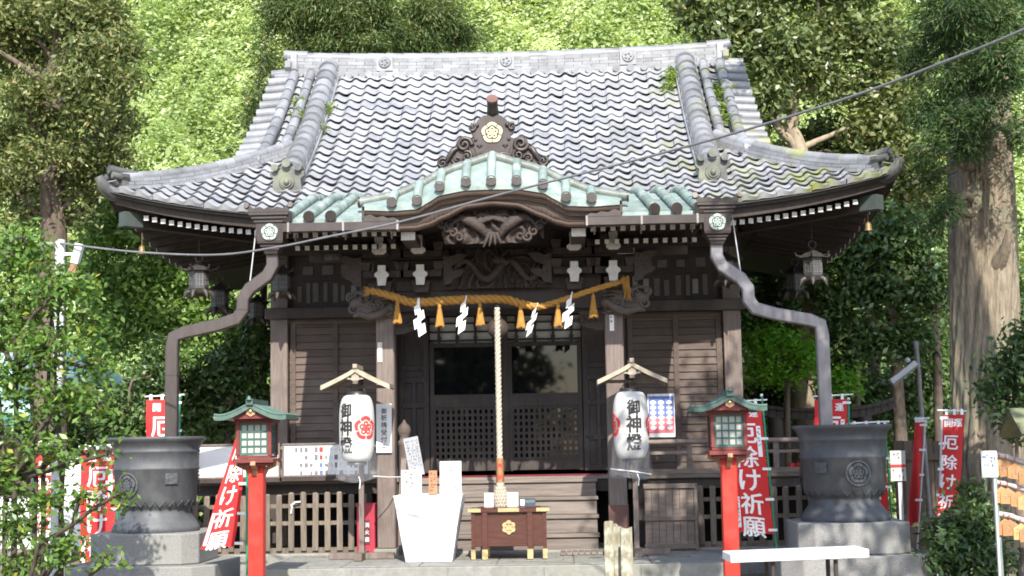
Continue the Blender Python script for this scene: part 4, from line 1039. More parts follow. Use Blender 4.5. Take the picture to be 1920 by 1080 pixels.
mb, fn, wd, ht, done = board('tilted_notice', 769, 818, 796, 892, 17.9, 'grey tilted notice leaning behind the white stand', 'notice', cols=9, rows=11, seed=12, m=mat('grey notice paper', (.30, .31, .33), (.25, .26, .28), .7), tilt=-.19, fill=.75)
mb.beam(fn(0, ht*.8, .02), (fn(0, 0, .0)[0]+.05, 18.1, .3), .03, .03, 1); done()

# ---- paper lanterns on stands
def lantern_stand(px_roof, pxl, pyl, seed, lab_s, lab_l, text_a, crest_as, post_dx, foot_side):
    rf = at(*px_roof, 17.6); X = rf.x
    ST = thing('lantern_stand', (X, 17.6, .275), lab_s, 'lantern stand', 'roofed lantern stands beside the porch pillars')
    mb = MB(); hw = .42; ridge = rf.z; ev = ridge-.215
    prof_ = lambda a: ridge-.012-(ridge-ev)*(abs(a)/hw)**.86
    for s in (-1, 1):                              # two boarded slopes, slightly curved
        def fr(u, v, dz=0): a = s*hw*u; return (X+a, 17.34+.52*v, prof_(a)+dz)
        mb.grid(lambda u, v: fr(u, v, .018), 8, 4, 0, False, flip=s < 0); mb.grid(lambda u, v: fr(u, v, -.012), 8, 4, 0, False, flip=s > 0)
        for yy in (17.34, 17.86):
            mb.grid(lambda u, v: (X+s*hw*u, yy, prof_(s*hw*u)-.035+.055*v), 8, 1, 1, False)
            mb.grid(lambda u, v: (X+s*hw*u, yy+.02, prof_(s*hw*u)-.035+.055*v), 8, 1, 1, False)
            mb.grid(lambda u, v: (X+s*hw*u, yy+.02*v, prof_(s*hw*u)-.035), 8, 1, 1, False)
        mb.add([(X+s*hw, 17.34, ev-.03), (X+s*hw, 17.88, ev-.03), (X+s*hw, 17.88, ev+.02), (X+s*hw, 17.34, ev+.02)], [(0, 1, 2, 3)], 1)
    mb.beam((X, 17.32, ridge+.022), (X, 17.9, ridge+.022), .05, .05, 0)
    SR = mb.build('small_roof', [W_PALE, mat('cream barge board', (.42, .365, .275), (.27, .225, .165), .7, 8)], ST)
    mb = MB()
    mb.plate([(X-.13, ridge-.09), (X, ridge-.02), (X+.13, ridge-.09), (X+.10, ridge-.135), (X+.05, ridge-.14), (X, ridge-.18), (X-.05, ridge-.14), (X-.10, ridge-.135)], 17.365, 17.38, 0)
    for s in (-1, 1): mb.tube([(X+s*.06, 17.362, ridge-.105), (X+s*.06, 17.37, ridge-.105)], .016, 8, 1)
    mb.build('gable_pendant', [W_PALE, BLACKM], SR)
    mb = MB(); px = X+post_dx; mb.bb((px-.03, 17.70, .36), (px+.03, 17.76, ridge-.06)); mb.bb((X-.34, 17.58, ridge-.24), (X+.34, 17.63, ridge-.2)); mb.bb((X-.03, 17.36, ridge-.19), (X+.03, 17.8, ridge-.15)); mb.build('post', [W_POST], ST)
    mb = MB(); mb.bb((px-.40, 17.67, .276), (px+.40, 17.79, .35)); mb.bb((px-.05, 17.35, .277), (px+.05, 18.0, .365)); mb.build('cross_foot', [W_POST], ST, bevel=.006)
    # the lantern itself
    c = at(pxl, pyl, 17.5); LZ = c.z; LX = c.x; H, RR = .80, .215
    LA = thing('paper_lantern', (LX, 17.5, LZ-H/2), lab_l, 'lantern', 'white paper lanterns with black writing and red crests')
    def rad_(z):
        t = z/H; return RR*(1-abs(2*t-1)**3.4)**.5*.42+RR*.58 if 0 <= t <= 1 else RR*.5
    n = 56
    pr = [(rad_(H*i/n)+.0025*(1 if i % 2 else -1)*(0 < i < n), LZ-H/2+H*i/n) for i in range(n+1)]
    mb = MB(); mb.lathe(pr, (LX, 17.5, 0), 40, 0)
    def fn(a0): return lambda x, z: (LX+(rad_(z-LZ+H/2)+.006)*math.sin(a0+x/RR), 17.5-(rad_(z-LZ+H/2)+.006)*math.cos(a0+x/RR), z)
    for k, ch in enumerate('御神燈'): write(mb, ch, 0, LZ+.225-.215*k, .205, fn(text_a), 1, .022, .88)
    for ca in crest_as: crest(mb, fn(ca), 0, LZ, .145, 2)
    mb.build('paper_body', [PAPER_L, INK, REDP], LA)
    for nm, z, rr, hh in (('top_ring', LZ+H/2-.015, .125, .06), ('bottom_ring', LZ-H/2-.045, .12, .05)):
        mb = MB(); mb.lathe([(rr, z), (rr, z+hh), (rr*.9, z+hh), (rr*.9, z+.001)], (LX, 17.5, 0), 24); mb.build(nm, [BLACKM], LA)
    mb = MB(); mb.tube([(LX-.11, 17.5, LZ+H/2+.03), (LX-.06, 17.5, LZ+H/2+.12), (LX, 17.5, LZ+H/2+.15), (LX+.06, 17.5, LZ+H/2+.12), (LX+.11, 17.5, LZ+H/2+.03)], .008, 6); mb.build('wire_handle', [BLACKM], LA)
    r = random.Random(seed); mb = MB(); ph = [r.uniform(0, 6) for _ in range(4)]
    def bag(u, v):
        q = 2*PI*u; rr = .222+.03*(1-v)*(1+.5*math.sin(3*q+ph[0])+.35*math.sin(7*q+ph[1]))+.012*math.sin(9*q+v*6+ph[2])*(1-v)
        return (LX+rr*math.cos(q), 17.5+rr*math.sin(q), LZ-.62+.44*v+.03*math.sin(2*q+ph[3])*(1-v))
    mb.grid(bag, 48, 10, 0); mb.build('plastic_cover', [FILM], LA)
    mb = MB(); z = LZ-.58
    mb.tube([(LX+.2, 17.5, z), (LX+.35*foot_side, 17.75, z-.02), (LX+.5*foot_side, 18.19, z-.03)] if foot_side > 0 else [(LX-.26, 17.4, z+.06), (LX, 17.27, z+.03), (LX+.22, 17.4, z-.01)], .007, 5)
    mb.tube([(LX+.05, 17.3, z), (LX+.07, 17.28, z-.06), (LX+.06, 17.28, z-.14)], .006, 5); mb.build('tie_string', [PAPER], LA)
lantern_stand((671, 692), 669, 803, 1, 'pale gabled lantern stand in front of the sunlit porch pillar', 'white paper lantern with writing to the left and a red crest facing the offering box', -.55, (.66, -2.9), .02, 1)
lantern_stand((1183, 681), 1183, 797, 2, 'pale gabled lantern stand in front of the shaded pillar beside the poster', 'white paper lantern with writing facing forward and red crests at both edges', .12, (-1.32, 1.55), .02, -1)

# ---- vermilion post lanterns
def post_lantern(x, lab, Y=15.0):
    L = thing('post_lantern', (x, Y, 0), lab, 'lantern', 'vermilion post lanterns with green copper roofs')
    mb = MB(); mb.bb((x-.078, Y-.078, -.05), (x+.078, Y+.078, 1.47)); mb.build('post', [VERM], L, bevel=.008)
    mb = MB()
    for dx, dy in ((1, 0), (-1, 0), (0, 1), (0, -1)):
        mb.tube([(x+dx*.07, Y+dy*.07, 1.36), (x+dx*.10, Y+dy*.10, 1.42), (x+dx*.16, Y+dy*.16, 1.45), (x+dx*.22, Y+dy*.22, 1.48)], 0, 4, 0, sq=(.045, .05), up=(dy, dx, .01))
    mb.build('carved_bracket', [mat('ochre bracket', (.40, .24, .13), (.25, .13, .07), .7)], L)
    mb = MB(); mb.box((x, Y, 1.465), (.34, .34, .03), 0); mb.box((x, Y, 1.505), (.42, .42, .045), 0); mb.box((x, Y, 1.545), (.36, .36, .03), 0)
    for sx in (-1, 1):
        for sy in (-1, 1): mb.bb((x+sx*.165-.02, Y+sy*.165-.02, 1.56), (x+sx*.165+.02, Y+sy*.165+.02, 1.90))
    mb.box((x, Y, 1.915), (.40, .40, .04), 0)
    LF = mb.build('lantern_frame', [VERM_D], L, bevel=.004)
    GR = mat('dark green grille', (.05, .13, .11), (.035, .09, .075), .5)
    for k in range(4):
        R_ = Matrix.Rotation(k*PI/2, 3, 'Z'); o = Vector((x, Y, 0)); mb = MB()
        def bx(a, b, mi): c = Vector([(p+q)/2 for p, q in zip(a, b)]); mb.box(o+R_ @ c, [abs(q-p) for p, q in zip(a, b)], mi, R_)
        bx((-.145, -.150, 1.57), (.145, -.146, 1.89), 1)
        for i in range(5): q = -.14+.07*i; bx((q-.007, -.164, 1.57), (q+.007, -.1505, 1.89), 0)
        for i in range(5): z = 1.58+.075*i; bx((-.145, -.161, z-.008), (.145, -.151, z+.008), 0)
        for q in (-.142, .142): bx((q-.014, -.168, 1.565), (q+.014, -.1515, 1.895), 0)
        for z in (1.575, 1.885): bx((-.15, -.167, z-.012), (.15, -.1512, z+.012), 0)
        mb.build('grille_window', [GR, mat('frosted pane', (.42, .43, .39), (.36, .37, .33), .5)], LF)
    mb = MB(); hw, ez_, rz_ = .37, 1.925, 2.075
    pf = lambda a: ez_+(rz_-ez_)*(1-(abs(a)/hw))**1.55+.03*(abs(a)/hw)**4
    for s in (-1, 1):
        mb.grid(lambda u, v: (x+s*hw*u, Y-.36+.72*v, pf(hw*u)+.02), 12, 4, 0, True, flip=s < 0); mb.grid(lambda u, v: (x+s*hw*u, Y-.36+.72*v, pf(hw*u)-.02), 12, 4, 0, True, flip=s > 0)
        for yy in (-.36, .36): mb.grid(lambda u, v: (x+s*hw*u, Y+yy, pf(hw*u)-.03+.06*v), 12, 1, 0, False)
        mb.add([(x+s*hw, Y-.36, pf(hw)-.02), (x+s*hw, Y+.36, pf(hw)-.02), (x+s*hw, Y+.36, pf(hw)+.02), (x+s*hw, Y-.36, pf(hw)+.02)], [(0, 1, 2, 3)], 0)
        for k in range(7): yy = Y-.35+.7*k/6; mb.tube([(x+s*hw*u/8, yy, pf(hw*u/8)+.024) for u in range(1, 9)], .016, 6, 0)
    mb.beam((x, Y-.39, rz_+.03), (x, Y+.39, rz_+.03), .07, .06, 0); mb.tube([(x, Y-.40, rz_+.05), (x, Y-.40, rz_+.09)], [.03, .012], 6, 0)
    CR = mb.build('copper_roof', [mat('aged green copper', (.085, .15, .122), (.045, .085, .07), .55, 9, (1, 1, 1), .1, rnd=.12)], L)
    mb = MB(); mb.plate([(x-.21, 1.935), (x+.21, 1.935), (x+.1, 1.99), (x, 2.045), (x-.1, 1.99)], Y-.31, Y-.29, 0)
    mb.plate([(x-.05, 2.04), (x, 2.055), (x+.05, 2.04), (x+.045, 1.98), (x, 1.955), (x-.045, 1.98)], Y-.325, Y-.3105, 1); mb.ball((x, Y-.327, 2.012), .022, 2, 8, 5)
    for s in (-1, 1): mb.box((x+s*.23, Y-.3, 1.955), (.09, .05, .04), 1)
    mb.build('gable_end', [VERM_D, mat('ochre pendant', (.46, .28, .17), (.34, .18, .1), .6), BRASS], CR)
post_lantern(-2.41, 'vermilion post lantern with green copper roof before the white notice board')
post_lantern(2.47, 'vermilion post lantern with green copper roof before the tall red banner')

# ---- cast bronze rain pots on stone plinths
for sx, lab, lab2 in ((-1, 'dark bronze rain pot by the leafy bush, overlapped by leaves', 'speckled granite plinth under the rain pot by the leafy bush'), (1, 'dark bronze rain pot behind the white bench board', 'speckled granite plinth behind the white bench board')):
    x = sx*4.03; Y = 17.0
    PT = thing('rain_pot', (x, Y, .69), lab, 'rain pot', 'cast bronze rain pots under the downspouts')
    mb = MB()
    mb.lathe([(.50, .69), (.51, .71), (.50, .75), (.47, .80), (.43, .85), (.40, .90), (.39, .94), (.395, .955), (.43, .985), (.455, 1.02), (.462, 1.05), (.468, 1.065), (.487, 1.40), (.498, 1.412), (.498, 1.43), (.489, 1.44), (.494, 1.60), (.505, 1.612), (.505, 1.628), (.496, 1.64), (.51, 1.68), (.54, 1.73), (.572, 1.758), (.572, 1.785), (.55, 1.79), (.50, 1.75), (.47, 1.65), (.46, 1.2), (.0, 1.19)], (x, Y, 0), 48)
    for k in range(16):                           # lotus petals cast round the foot
        q = 2*PI*(k+.5)/16; R_ = Matrix.Rotation(q, 3, 'Z'); mb.ball((x+.437*math.cos(q), Y+.437*math.sin(q), .785), (.035, .08, .075), 0, 8, 5, rot=R_ @ Matrix.Rotation(-.75, 3, 'Y'))
    for k in range(26):
        q = 2*PI*k/26; fq = lambda a, z: (x+(.458-(1.04-z)*.3)*math.cos(q+a), Y+(.458-(1.04-z)*.3)*math.sin(q+a), z)
        mb.tube([fq(-.12, 1.05), fq(0, .985), fq(.12, 1.05)], .008, 5)
    PB = mb.build('pot_body', [IRON], PT)
    for a0 in (-.45, 2.0, 4.2) if sx < 0 else (.15, 2.4, 4.4):
        mb = MB()
        fn = lambda u, z, a0=a0: (x+.500*math.sin(a0+u/.49), Y-.500*math.cos(a0+u/.49), z)
        M = 24; mb.add([(lambda f: fn(f[0], f[1]))((r_*math.cos(2*PI*i/M), 1.24+r_*math.sin(2*PI*i/M))) for r_ in (.125, .145) for i in range(M)], [(i, (i+1) % M, M+(i+1) % M, M+i) for i in range(M)], 0)
        crest(mb, lambda u, z, a0=a0: (x+.503*math.sin(a0+u/.49), Y-.503*math.cos(a0+u/.49), z), 0, 1.24, .115, 0)
        mb.build('cast_crest', [mat('raised bronze', (.13, .135, .145), (.09, .092, .1), .5, metal=.3)], PB)
    mb = MB(); a0 = .62 if sx < 0 else -.72; fn = lambda u, z: (x+.500*math.sin(a0+u/.49), Y-.500*math.cos(a0+u/.49), z)
    mb.add([fn(u, z) for u, z in ((-.075, 1.24), (.075, 1.24), (.075, 1.37), (-.075, 1.37))], [(0, 1, 2, 3)], 0); relief(mb, -.07, .07, 1.245, 1.365, 0, .02, lambda u, v: 1, 3, 0, 12, 10)
    b = len(mb.v); 
    mb.v = [((fn(v[0], v[2])[0], fn(v[0], v[2])[1]+min(0, v[1]-.0)*.6, v[2]) if i >= 4 else v) for i, v in enumerate(mb.v)]
    mb.build('cast_panel', [IRON], PB)
    PL = thing('stone_plinth', (x, Y, 0), lab2, 'plinth', 'granite plinths under the rain pots')
    def octa(hw, z0, z1, cut, name, m):
        mb = MB(); o = [(-hw+cut, -hw), (hw-cut, -hw), (hw, -hw+cut), (hw, hw-cut), (hw-cut, hw), (-hw+cut, hw), (-hw, hw-cut), (-hw, -hw+cut)]
        vs = [(x+a, Y+b, z) for z in (z0, z1) for a, b in o]
        mb.add(vs, [tuple(range(8))[::-1], tuple(range(8, 16))] + [(i, (i+1) % 8, 8+(i+1) % 8, 8+i) for i in range(8)]); mb.build(name, [m], PL, bevel=.012)
    octa(.63, .34, .69, .17, 'upper_block', STONE); octa(.86, -.04, .338, .22, 'lower_block', STONE)

# ---- red banners
def banner(pole0, pole1, Y, w, H, z_top, side, lab, shear=0, wave=.03, seed=1, chars='厄除け祈願', head='開運', cs=.235, sp=.285, group='red prayer banners with white writing', yaw=0, bot_w=1., top_w=1., pm=GREENP, strip=True):
    a, b = at(*pole0, Y), at(*pole1, Y); b = a+(b-a)*((a.z+.03)/(a.z-b.z))
    B = thing('prayer_banner', (b.x, Y, b.z), lab, 'banner', group)
    mb = MB(); mb.tube([b, a], .013, 8, 0)
    mb.ball(a, .02, 1, 8, 5); PL_ = mb.build('pole', [pm, WPLAST], B)
    d = (a-b).normalized(); px = lambda z: b+d*((z-b.z)/max(d.z, .1))
    mb = MB(); t = px(z_top+.05); mb.tube([t-Vector((side*.06, 0, -.005)), t+Vector((side*(w+.04), 0, -.012+.0*side))], .010, 7); mb.build('crossbar', [WPLAST], PL_)
    r = random.Random(seed); ph = [r.uniform(0, 6) for _ in range(3)]
    def sf(x, z, off=0):                          # x from the pole, z down from the top
        p = px(z_top-z); v = max(0, min(1, z/H)); ww = top_w+(bot_w-top_w)*v**.8
        yy = wave*math.sin(x/w*4+ph[0]+v*3)*(.3+v)+wave*.6*math.sin(v*9+ph[1])*x/w
        return Vector((p.x+side*(.02+x*ww)+shear*v*v, Y-off+yy, z_top-z+.015*math.sin(x/w*5+ph[2])*v))
    mb = MB(); mb.grid(lambda u, v: sf(w*u, H*v), 12, 30, 0)
    tx = lambda x, z: sf((x+w/2) if side > 0 else (w/2-x), -z, .004)
    z = -.10; cx = w*.04*(1 if side < 0 else -1)
    if head:
        for k, ch in enumerate(head): write(mb, ch, cx-w*.2+w*.42*k, z, .10, tx, 1, .02)
        z -= .24
    for ch in chars: write(mb, ch, cx-.02, z, min(cs, w*.72), tx, 1, .03); z -= sp
    if strip:
        for q in ((w*.36, -.25), (-w*.40, -H*.72)):
            mb.add([tx(q[0]+u*w*.06, q[1]-v*.36) for v in range(2) for u in (-1, 1)], [(0, 1, 3, 2)], 1)
            marks(mb, lambda u, vv: Vector(tx(u, vv))-Vector((0, .002, 0)), q[0]-w*.05, q[0]+w*.05, q[1]-.35, q[1]-.01, 1, 9, 2, r, 1)
    CL = mb.build('cloth', [BANNER, LETTER, INK], B)
    for k in range(5): mb = MB(); p = sf(0, H*(.03+.235*k)); q = px(p.z); mb.box((p+q)/2+Vector((side*.015, -.012, 0)), (.10, .012, .03), 0); mb.build('tie_loop', [WPLAST], CL)
    for k in range(3): mb = MB(); p = sf(w*(.15+.35*k), .0); mb.box(p+Vector((0, -.003, .03)), (.035, .012, .07), 0); mb.build('tie_loop', [WPLAST], CL)
banner((1428, 741), (1456, 1025), 17.2, .41, 1.5, 2.05, -1, 'tall red prayer banner with white writing just behind the vermilion lantern near the bench board', 0, .02, 1, cs=.25, sp=.275, bot_w=1.05)
banner((463, 800), (463, 1080), 16.3, .34, 1.42, 1.95, -1, 'red prayer banner blown slanting behind the vermilion lantern near the leafy bush', -.14, .035, 2, cs=.21, sp=.25, top_w=.12, bot_w=1.1)
banner((337, 742), (337, 1000), 17.95, .40, 1.5, 2.27, -1, 'red prayer banner showing above the rain pot with leaves over it, behind the downspout', 0, .03, 3, cs=.26, sp=.3)
banner((219, 836), (222, 1070), 18.0, .44, 1.5, 1.66, -1, 'red prayer banner half hidden by leaves left of the rain pot', -.05, .03, 4, cs=.26, sp=.29)
banner((1591, 748), (1594, 1000), 18.0, .40, 1.5, 2.12, -1, 'red prayer banner showing above the rain pot beside the pale downspout', -.1, .03, 5, cs=.26, sp=.3)
banner((1659, 795), (1674, 1010), 18.1, .42, 1.5, 1.78, -1, 'red prayer banner mostly hidden behind the rain pot, its green pole on the plain side', 0, .03, 6, cs=.26, sp=.3)
banner((1735, 790), (1722, 990), 20.3, .12, 1.45, 1.85, -1, 'narrow folded red banner on a pale pole by the plank wall', 0, .03, 7, chars='', head='', pm=STEEL, strip=False)
banner((1766, 786), (1760, 985), 17.7, .25, 1.32, 1.9, 1, 'red prayer banner with white writing beside the cedar trunk', -.07, .04, 8, cs=.2, sp=.235, pm=STEEL, strip=False)
banner((66, 800), (62, 960), 21.0, .36, 1.4, 1.75, 1, 'distant red banner on a green pole seen through the leafy bush', 0, .04, 9, cs=.22, sp=.25)

# ---- notice boards along the veranda
def notice(px0, px1, py0, py1, Y, lab, seed, kind):
    a, b = at(px0, py1, Y), at(px1, py0, Y)
    N = thing('notice_board', ((a.x+b.x)/2, Y, a.z), lab, 'notice board')
    mb = MB(); mb.bb((a.x, Y, a.z), (b.x, Y+.015, b.z), 0); r = random.Random(seed); fn = flat(Y-.003)
    if kind:
        for row in range(4):
            for k in range(15):
                x = a.x+.06+(b.x-a.x-.12)*(k+.5)/15; z = b.z-.065-.10*row; t = r.random(); ww, hh = r.uniform(.013, .026), r.uniform(.02, .04)
                mi = 3 if k == 6 and row < 2 else 4 if k == 6 else 2 if t < .7 else 1
                if t < .55 or k == 6: mb.add([fn(x-ww, z-hh), fn(x+ww, z-hh), fn(x+ww, z+hh), fn(x-ww, z+hh)], [(0, 1, 2, 3)], mi)
                else: marks(mb, fn, x-ww, x+ww, z-hh, z+hh, 2, 4, 1, r)
    else:
        marks(mb, fn, a.x+.5*(b.x-a.x), b.x-.1, b.z-.08, b.z-.04, 6, 1, 1, r, .4); marks(mb, fn, a.x+.55*(b.x-a.x), b.x-.1, a.z+.03, a.z+.05, 9, 1, 1, r)
    mb.build('white_sheet', [PAPER, INKG, mat('soft grey picture', (.24, .23, .25), (.10, .10, .12), .8, 40), REDP, BLUEP], N)
    mb = MB(); f = .022
    mb.bb((a.x-f, Y-.02, a.z-f), (a.x, Y+.02, b.z+f)); mb.bb((b.x, Y-.02, a.z-f), (b.x+f, Y+.02, b.z+f)); mb.bb((a.x, Y-.02, b.z), (b.x, Y+.02, b.z+f)); mb.bb((a.x, Y-.02, a.z-f), (b.x, Y+.02, a.z))
    mb.build('frame', [W_POST], N)
    mb = MB(); mb.bb((a.x-.05, Y-.05, a.z-f-.055), (b.x+.05, Y+.04, a.z-f-.002)); mb.build('ledge', [W_DARK], N)
notice(372, 522, 834, 895, 18.75, 'blank white framed notice board behind the slanting red banner', 3, 0)
notice(533, 690, 832, 891, 18.75, 'white framed notice board covered in small pictures beside the paper lantern', 5, 1)
# poster on the siding
a, b = at(1216, 820, 19.0), at(1264, 738, 19.0); mb = MB(); Yp = 19.0
mb.bb((a.x, Yp, a.z), (b.x, Yp+.01, b.z), 0); fn = flat(Yp-.003); H_ = b.z-a.z; W_ = b.x-a.x; fl = flat(Yp-.0015)
mb.add([fl(a.x+.01, a.z+H_*.46), fl(b.x-.008, a.z+H_*.46), fl(b.x-.008, b.z-.03), fl(a.x+.01, b.z-.03)], [(0, 1, 2, 3)], 2)
mb.add([fl(a.x+.01, a.z+.05), fl(b.x-.008, a.z+.05), fl(b.x-.008, a.z+H_*.455), fl(a.x+.01, a.z+H_*.455)], [(0, 1, 2, 3)], 3)
r = random.Random(9)
for j in range(6):
    for i in range(3):
        cx, cz = a.x+W_*(.2+.3*i), a.z+.09+(H_-.17)*(j+.5)/6
        mb.add([fn(cx+W_*.115*math.cos(q*PI/4), cz+.028*math.sin(q*PI/4)) for q in range(8)], [tuple(range(8))], 0); marks(mb, flat(Yp-.005), cx-.03, cx+.03, cz-.02, cz+.02, 2, 2, 1, r, 1)
marks(mb, fn, a.x+.02, b.x-.02, b.z-.028, b.z-.006, 12, 1, 1, r, 1); marks(mb, fn, a.x+.02, b.x-.1, a.z+.015, a.z+.04, 8, 1, 1, r, 1)
PO = tag(mb.build('poster', [PAPER, INKG, BLUEP, PINKP]), 'blue and rose gridded poster pinned beside the paper lantern', 'poster')
# white board on the porch pillar: prayers accepted
a, b = at(706, 849, 18.17), at(734, 757, 18.17); mb = MB(); mb.bb((a.x, 18.165, a.z), (b.x, 18.185, b.z), 0); fn = flat(18.161); cx = (a.x+b.x)/2; H_ = b.z-a.z
for k, ch in enumerate('御祈祷受付中'): write(mb, ch, cx, b.z-.085-(H_-.16)*k/5, .078, fn, 1, .008)
tag(mb.build('pillar_sign', [PAPER, INK]), 'white vertical sign with black brush writing fixed to the sunlit porch pillar', 'sign')

# ---- fences, board gate, extinguisher box, duckboard
def picket(x0, x1, lab, seed):
    F = thing('picket_fence', ((x0+x1)/2, 18.52, .30), lab, 'picket fence', 'low wooden picket fences under the veranda')
    r = random.Random(seed); mb = MB(); n = round((x1-x0)/.158)
    for k in range(n+1):
        x = x0+(x1-x0)*k/n; z = 1.04+r.uniform(-.02, .02)
        mb.box((x+r.uniform(-.006, .006), 18.49, (.335+z)/2), (.072, .03, z-.335), 0, Matrix.Rotation(r.uniform(-.012, .012), 3, 'Y'), rnd=r.random())
        mb.box((x, 18.49, z+.008), (.072, .03, .02), 0, taper=(.6, .8))
    mb.build('pickets', [W_PICK], F)
    for z, hh in ((.90, .05), (.68, .05), (.335, .07)):
        mb = MB(); mb.bb((x0-.08, 18.508, z-hh/2), (x1+.08, 18.55, z+hh/2)); mb.build('rail', [W_PICK], F)
picket(-4.1, -1.78, 'long weathered picket fence below the notice boards', 1)
picket(2.5, 4.2, 'short weathered picket fence beside the leaning board gate', 2)
mb = MB(); a, b = at(546, 948, 18.46), at(556, 941, 18.46)
mb.tube([a, a.lerp(b, .5)+Vector((.02, -.01, .02)), b+Vector((.05, 0, 0))], .012, 6); mb.tube([a+Vector((.01, 0, 0)), a+Vector((.0, -.01, -.1))], .009, 6)
tag(mb.build('paper_knot', [PAPER]), 'white paper fortune knotted on the picket fence', 'paper')
G = thing('board_gate', (2.1, 18.33, .275), 'pale weathered board gate standing closed next to the shaded pillar', 'gate')
mb = MB(); r = random.Random(5)
for k in range(7): x = 1.79+.088*k; mb.box((x+.042, 18.34, .285+.405), (.083, .024, .81), 0, rnd=r.random())
mb.build('boards', [W_VER], G)
mb = MB()
for z in (.33, .68, 1.08): mb.bb((1.775, 18.30, z-.03), (2.425, 18.327, z+.03))
mb.bb((2.405, 18.305, .28), (2.45, 18.36, 1.11)); mb.build('crossbar', [W_VER], G, bevel=.004)
E_ = thing('extinguisher_box', (-1.73, 18.3, .275), 'red fire extinguisher box between the picket fence and the sunlit pillar', 'box')
mb = MB(); mb.bb((-1.83, 18.22, .278), (-1.60, 18.40, .93)); mb.build('box_body', [mat('dull red paint', (.42, .035, .06), (.3, .028, .045), .45)], E_, bevel=.01)
mb = MB(); mb.bb((-1.735, 18.212, .42), (-1.665, 18.219, .72), 0)
for k, ch in enumerate('消火器'): write(mb, ch, -1.70, .66-.09*k, .06, flat(18.209), 1, .01)
mb.build('label_plate', [mat('maroon plate', (.12, .02, .03)), LETTER], E_)
mb = MB()
for k in range(8): mb.bb((.72+.075*k, 17.8, .282), (.785+.075*k, 18.15, .315))
mb.bb((.72, 17.82, .276), (1.31, 17.87, .2815)); mb.bb((.72, 18.08, .276), (1.31, 18.13, .2815))
tag(mb.build('duckboard', [W_STEP]), 'slatted wooden duckboard lying before the steps', 'duckboard')

# ---- lichen-covered stakes and white bench board in the foreground
for (px, py, dy, wdt, lab) in ((1141, 979, 0, .105, 'lichen covered wooden stake, tallest of the four by the pillar'), (1153, 984, .12, .06, 'thin lichen covered stake second from the tallest one'), (1160, 989, .22, .055, 'narrow lichen covered stake tucked behind the shortest wide one'), (1174, 990, -.05, .135, 'widest lichen covered stake, its pale broken face toward the viewer')):
    p = at(px, py, 14+dy); mb = MB(); x, y, z = p; r = random.Random(px)
    pr = []
    for k in range(10):
        zz = -.06+(z+.06)*k/9; pr.append(zz)
    def sk(u, v):
        q = 2*PI*u; zz = -.06+(z+.06)*v; j = .004*math.sin(q*3+zz*9+px)
        return (x+(wdt/2+j)*max(-.82, min(.82, math.cos(q)*1.15)), y+(.035+j)*max(-.8, min(.8, math.sin(q)*1.15)), zz+(.012*math.cos(q*2+px) if v > .99 else 0))
    mb.grid(sk, 16, 12, 0, False); mb.add([sk(i/16, 1) for i in range(16)], [tuple(range(16))], 0)
    tag(mb.build('wooden_stake', [W_MOSS]), lab, 'stake', 'lichen covered stakes standing in a short row')
a, b, c = at(1366, 1040, 13.0), at(1627, 1026, 13.0), None
BN = thing('white_bench', ((a.x+b.x)/2, 13.2, 0), 'plain white board bench in bright sun before the rain pot', 'bench')
mb = MB(); R_ = Matrix.Rotation(.05, 3, 'Z') @ Matrix.Rotation(-.02, 3, 'Y'); o = Vector(((a.x+b.x)/2, 13.2, .60))
mb.box(o, (b.x-a.x, .46, .075), 0, R_); mb.build('bench_board', [WPLAST], BN, bevel=.006)
for sx in (-1, 1):
    for sy in (-1, 1): mb = MB(); q = o+R_ @ Vector((sx*.28+.05, sy*.15, -.05)); mb.tube([q, (q.x, q.y, -.03)], .02, 8); mb.build('leg', [W_DARK], BN)

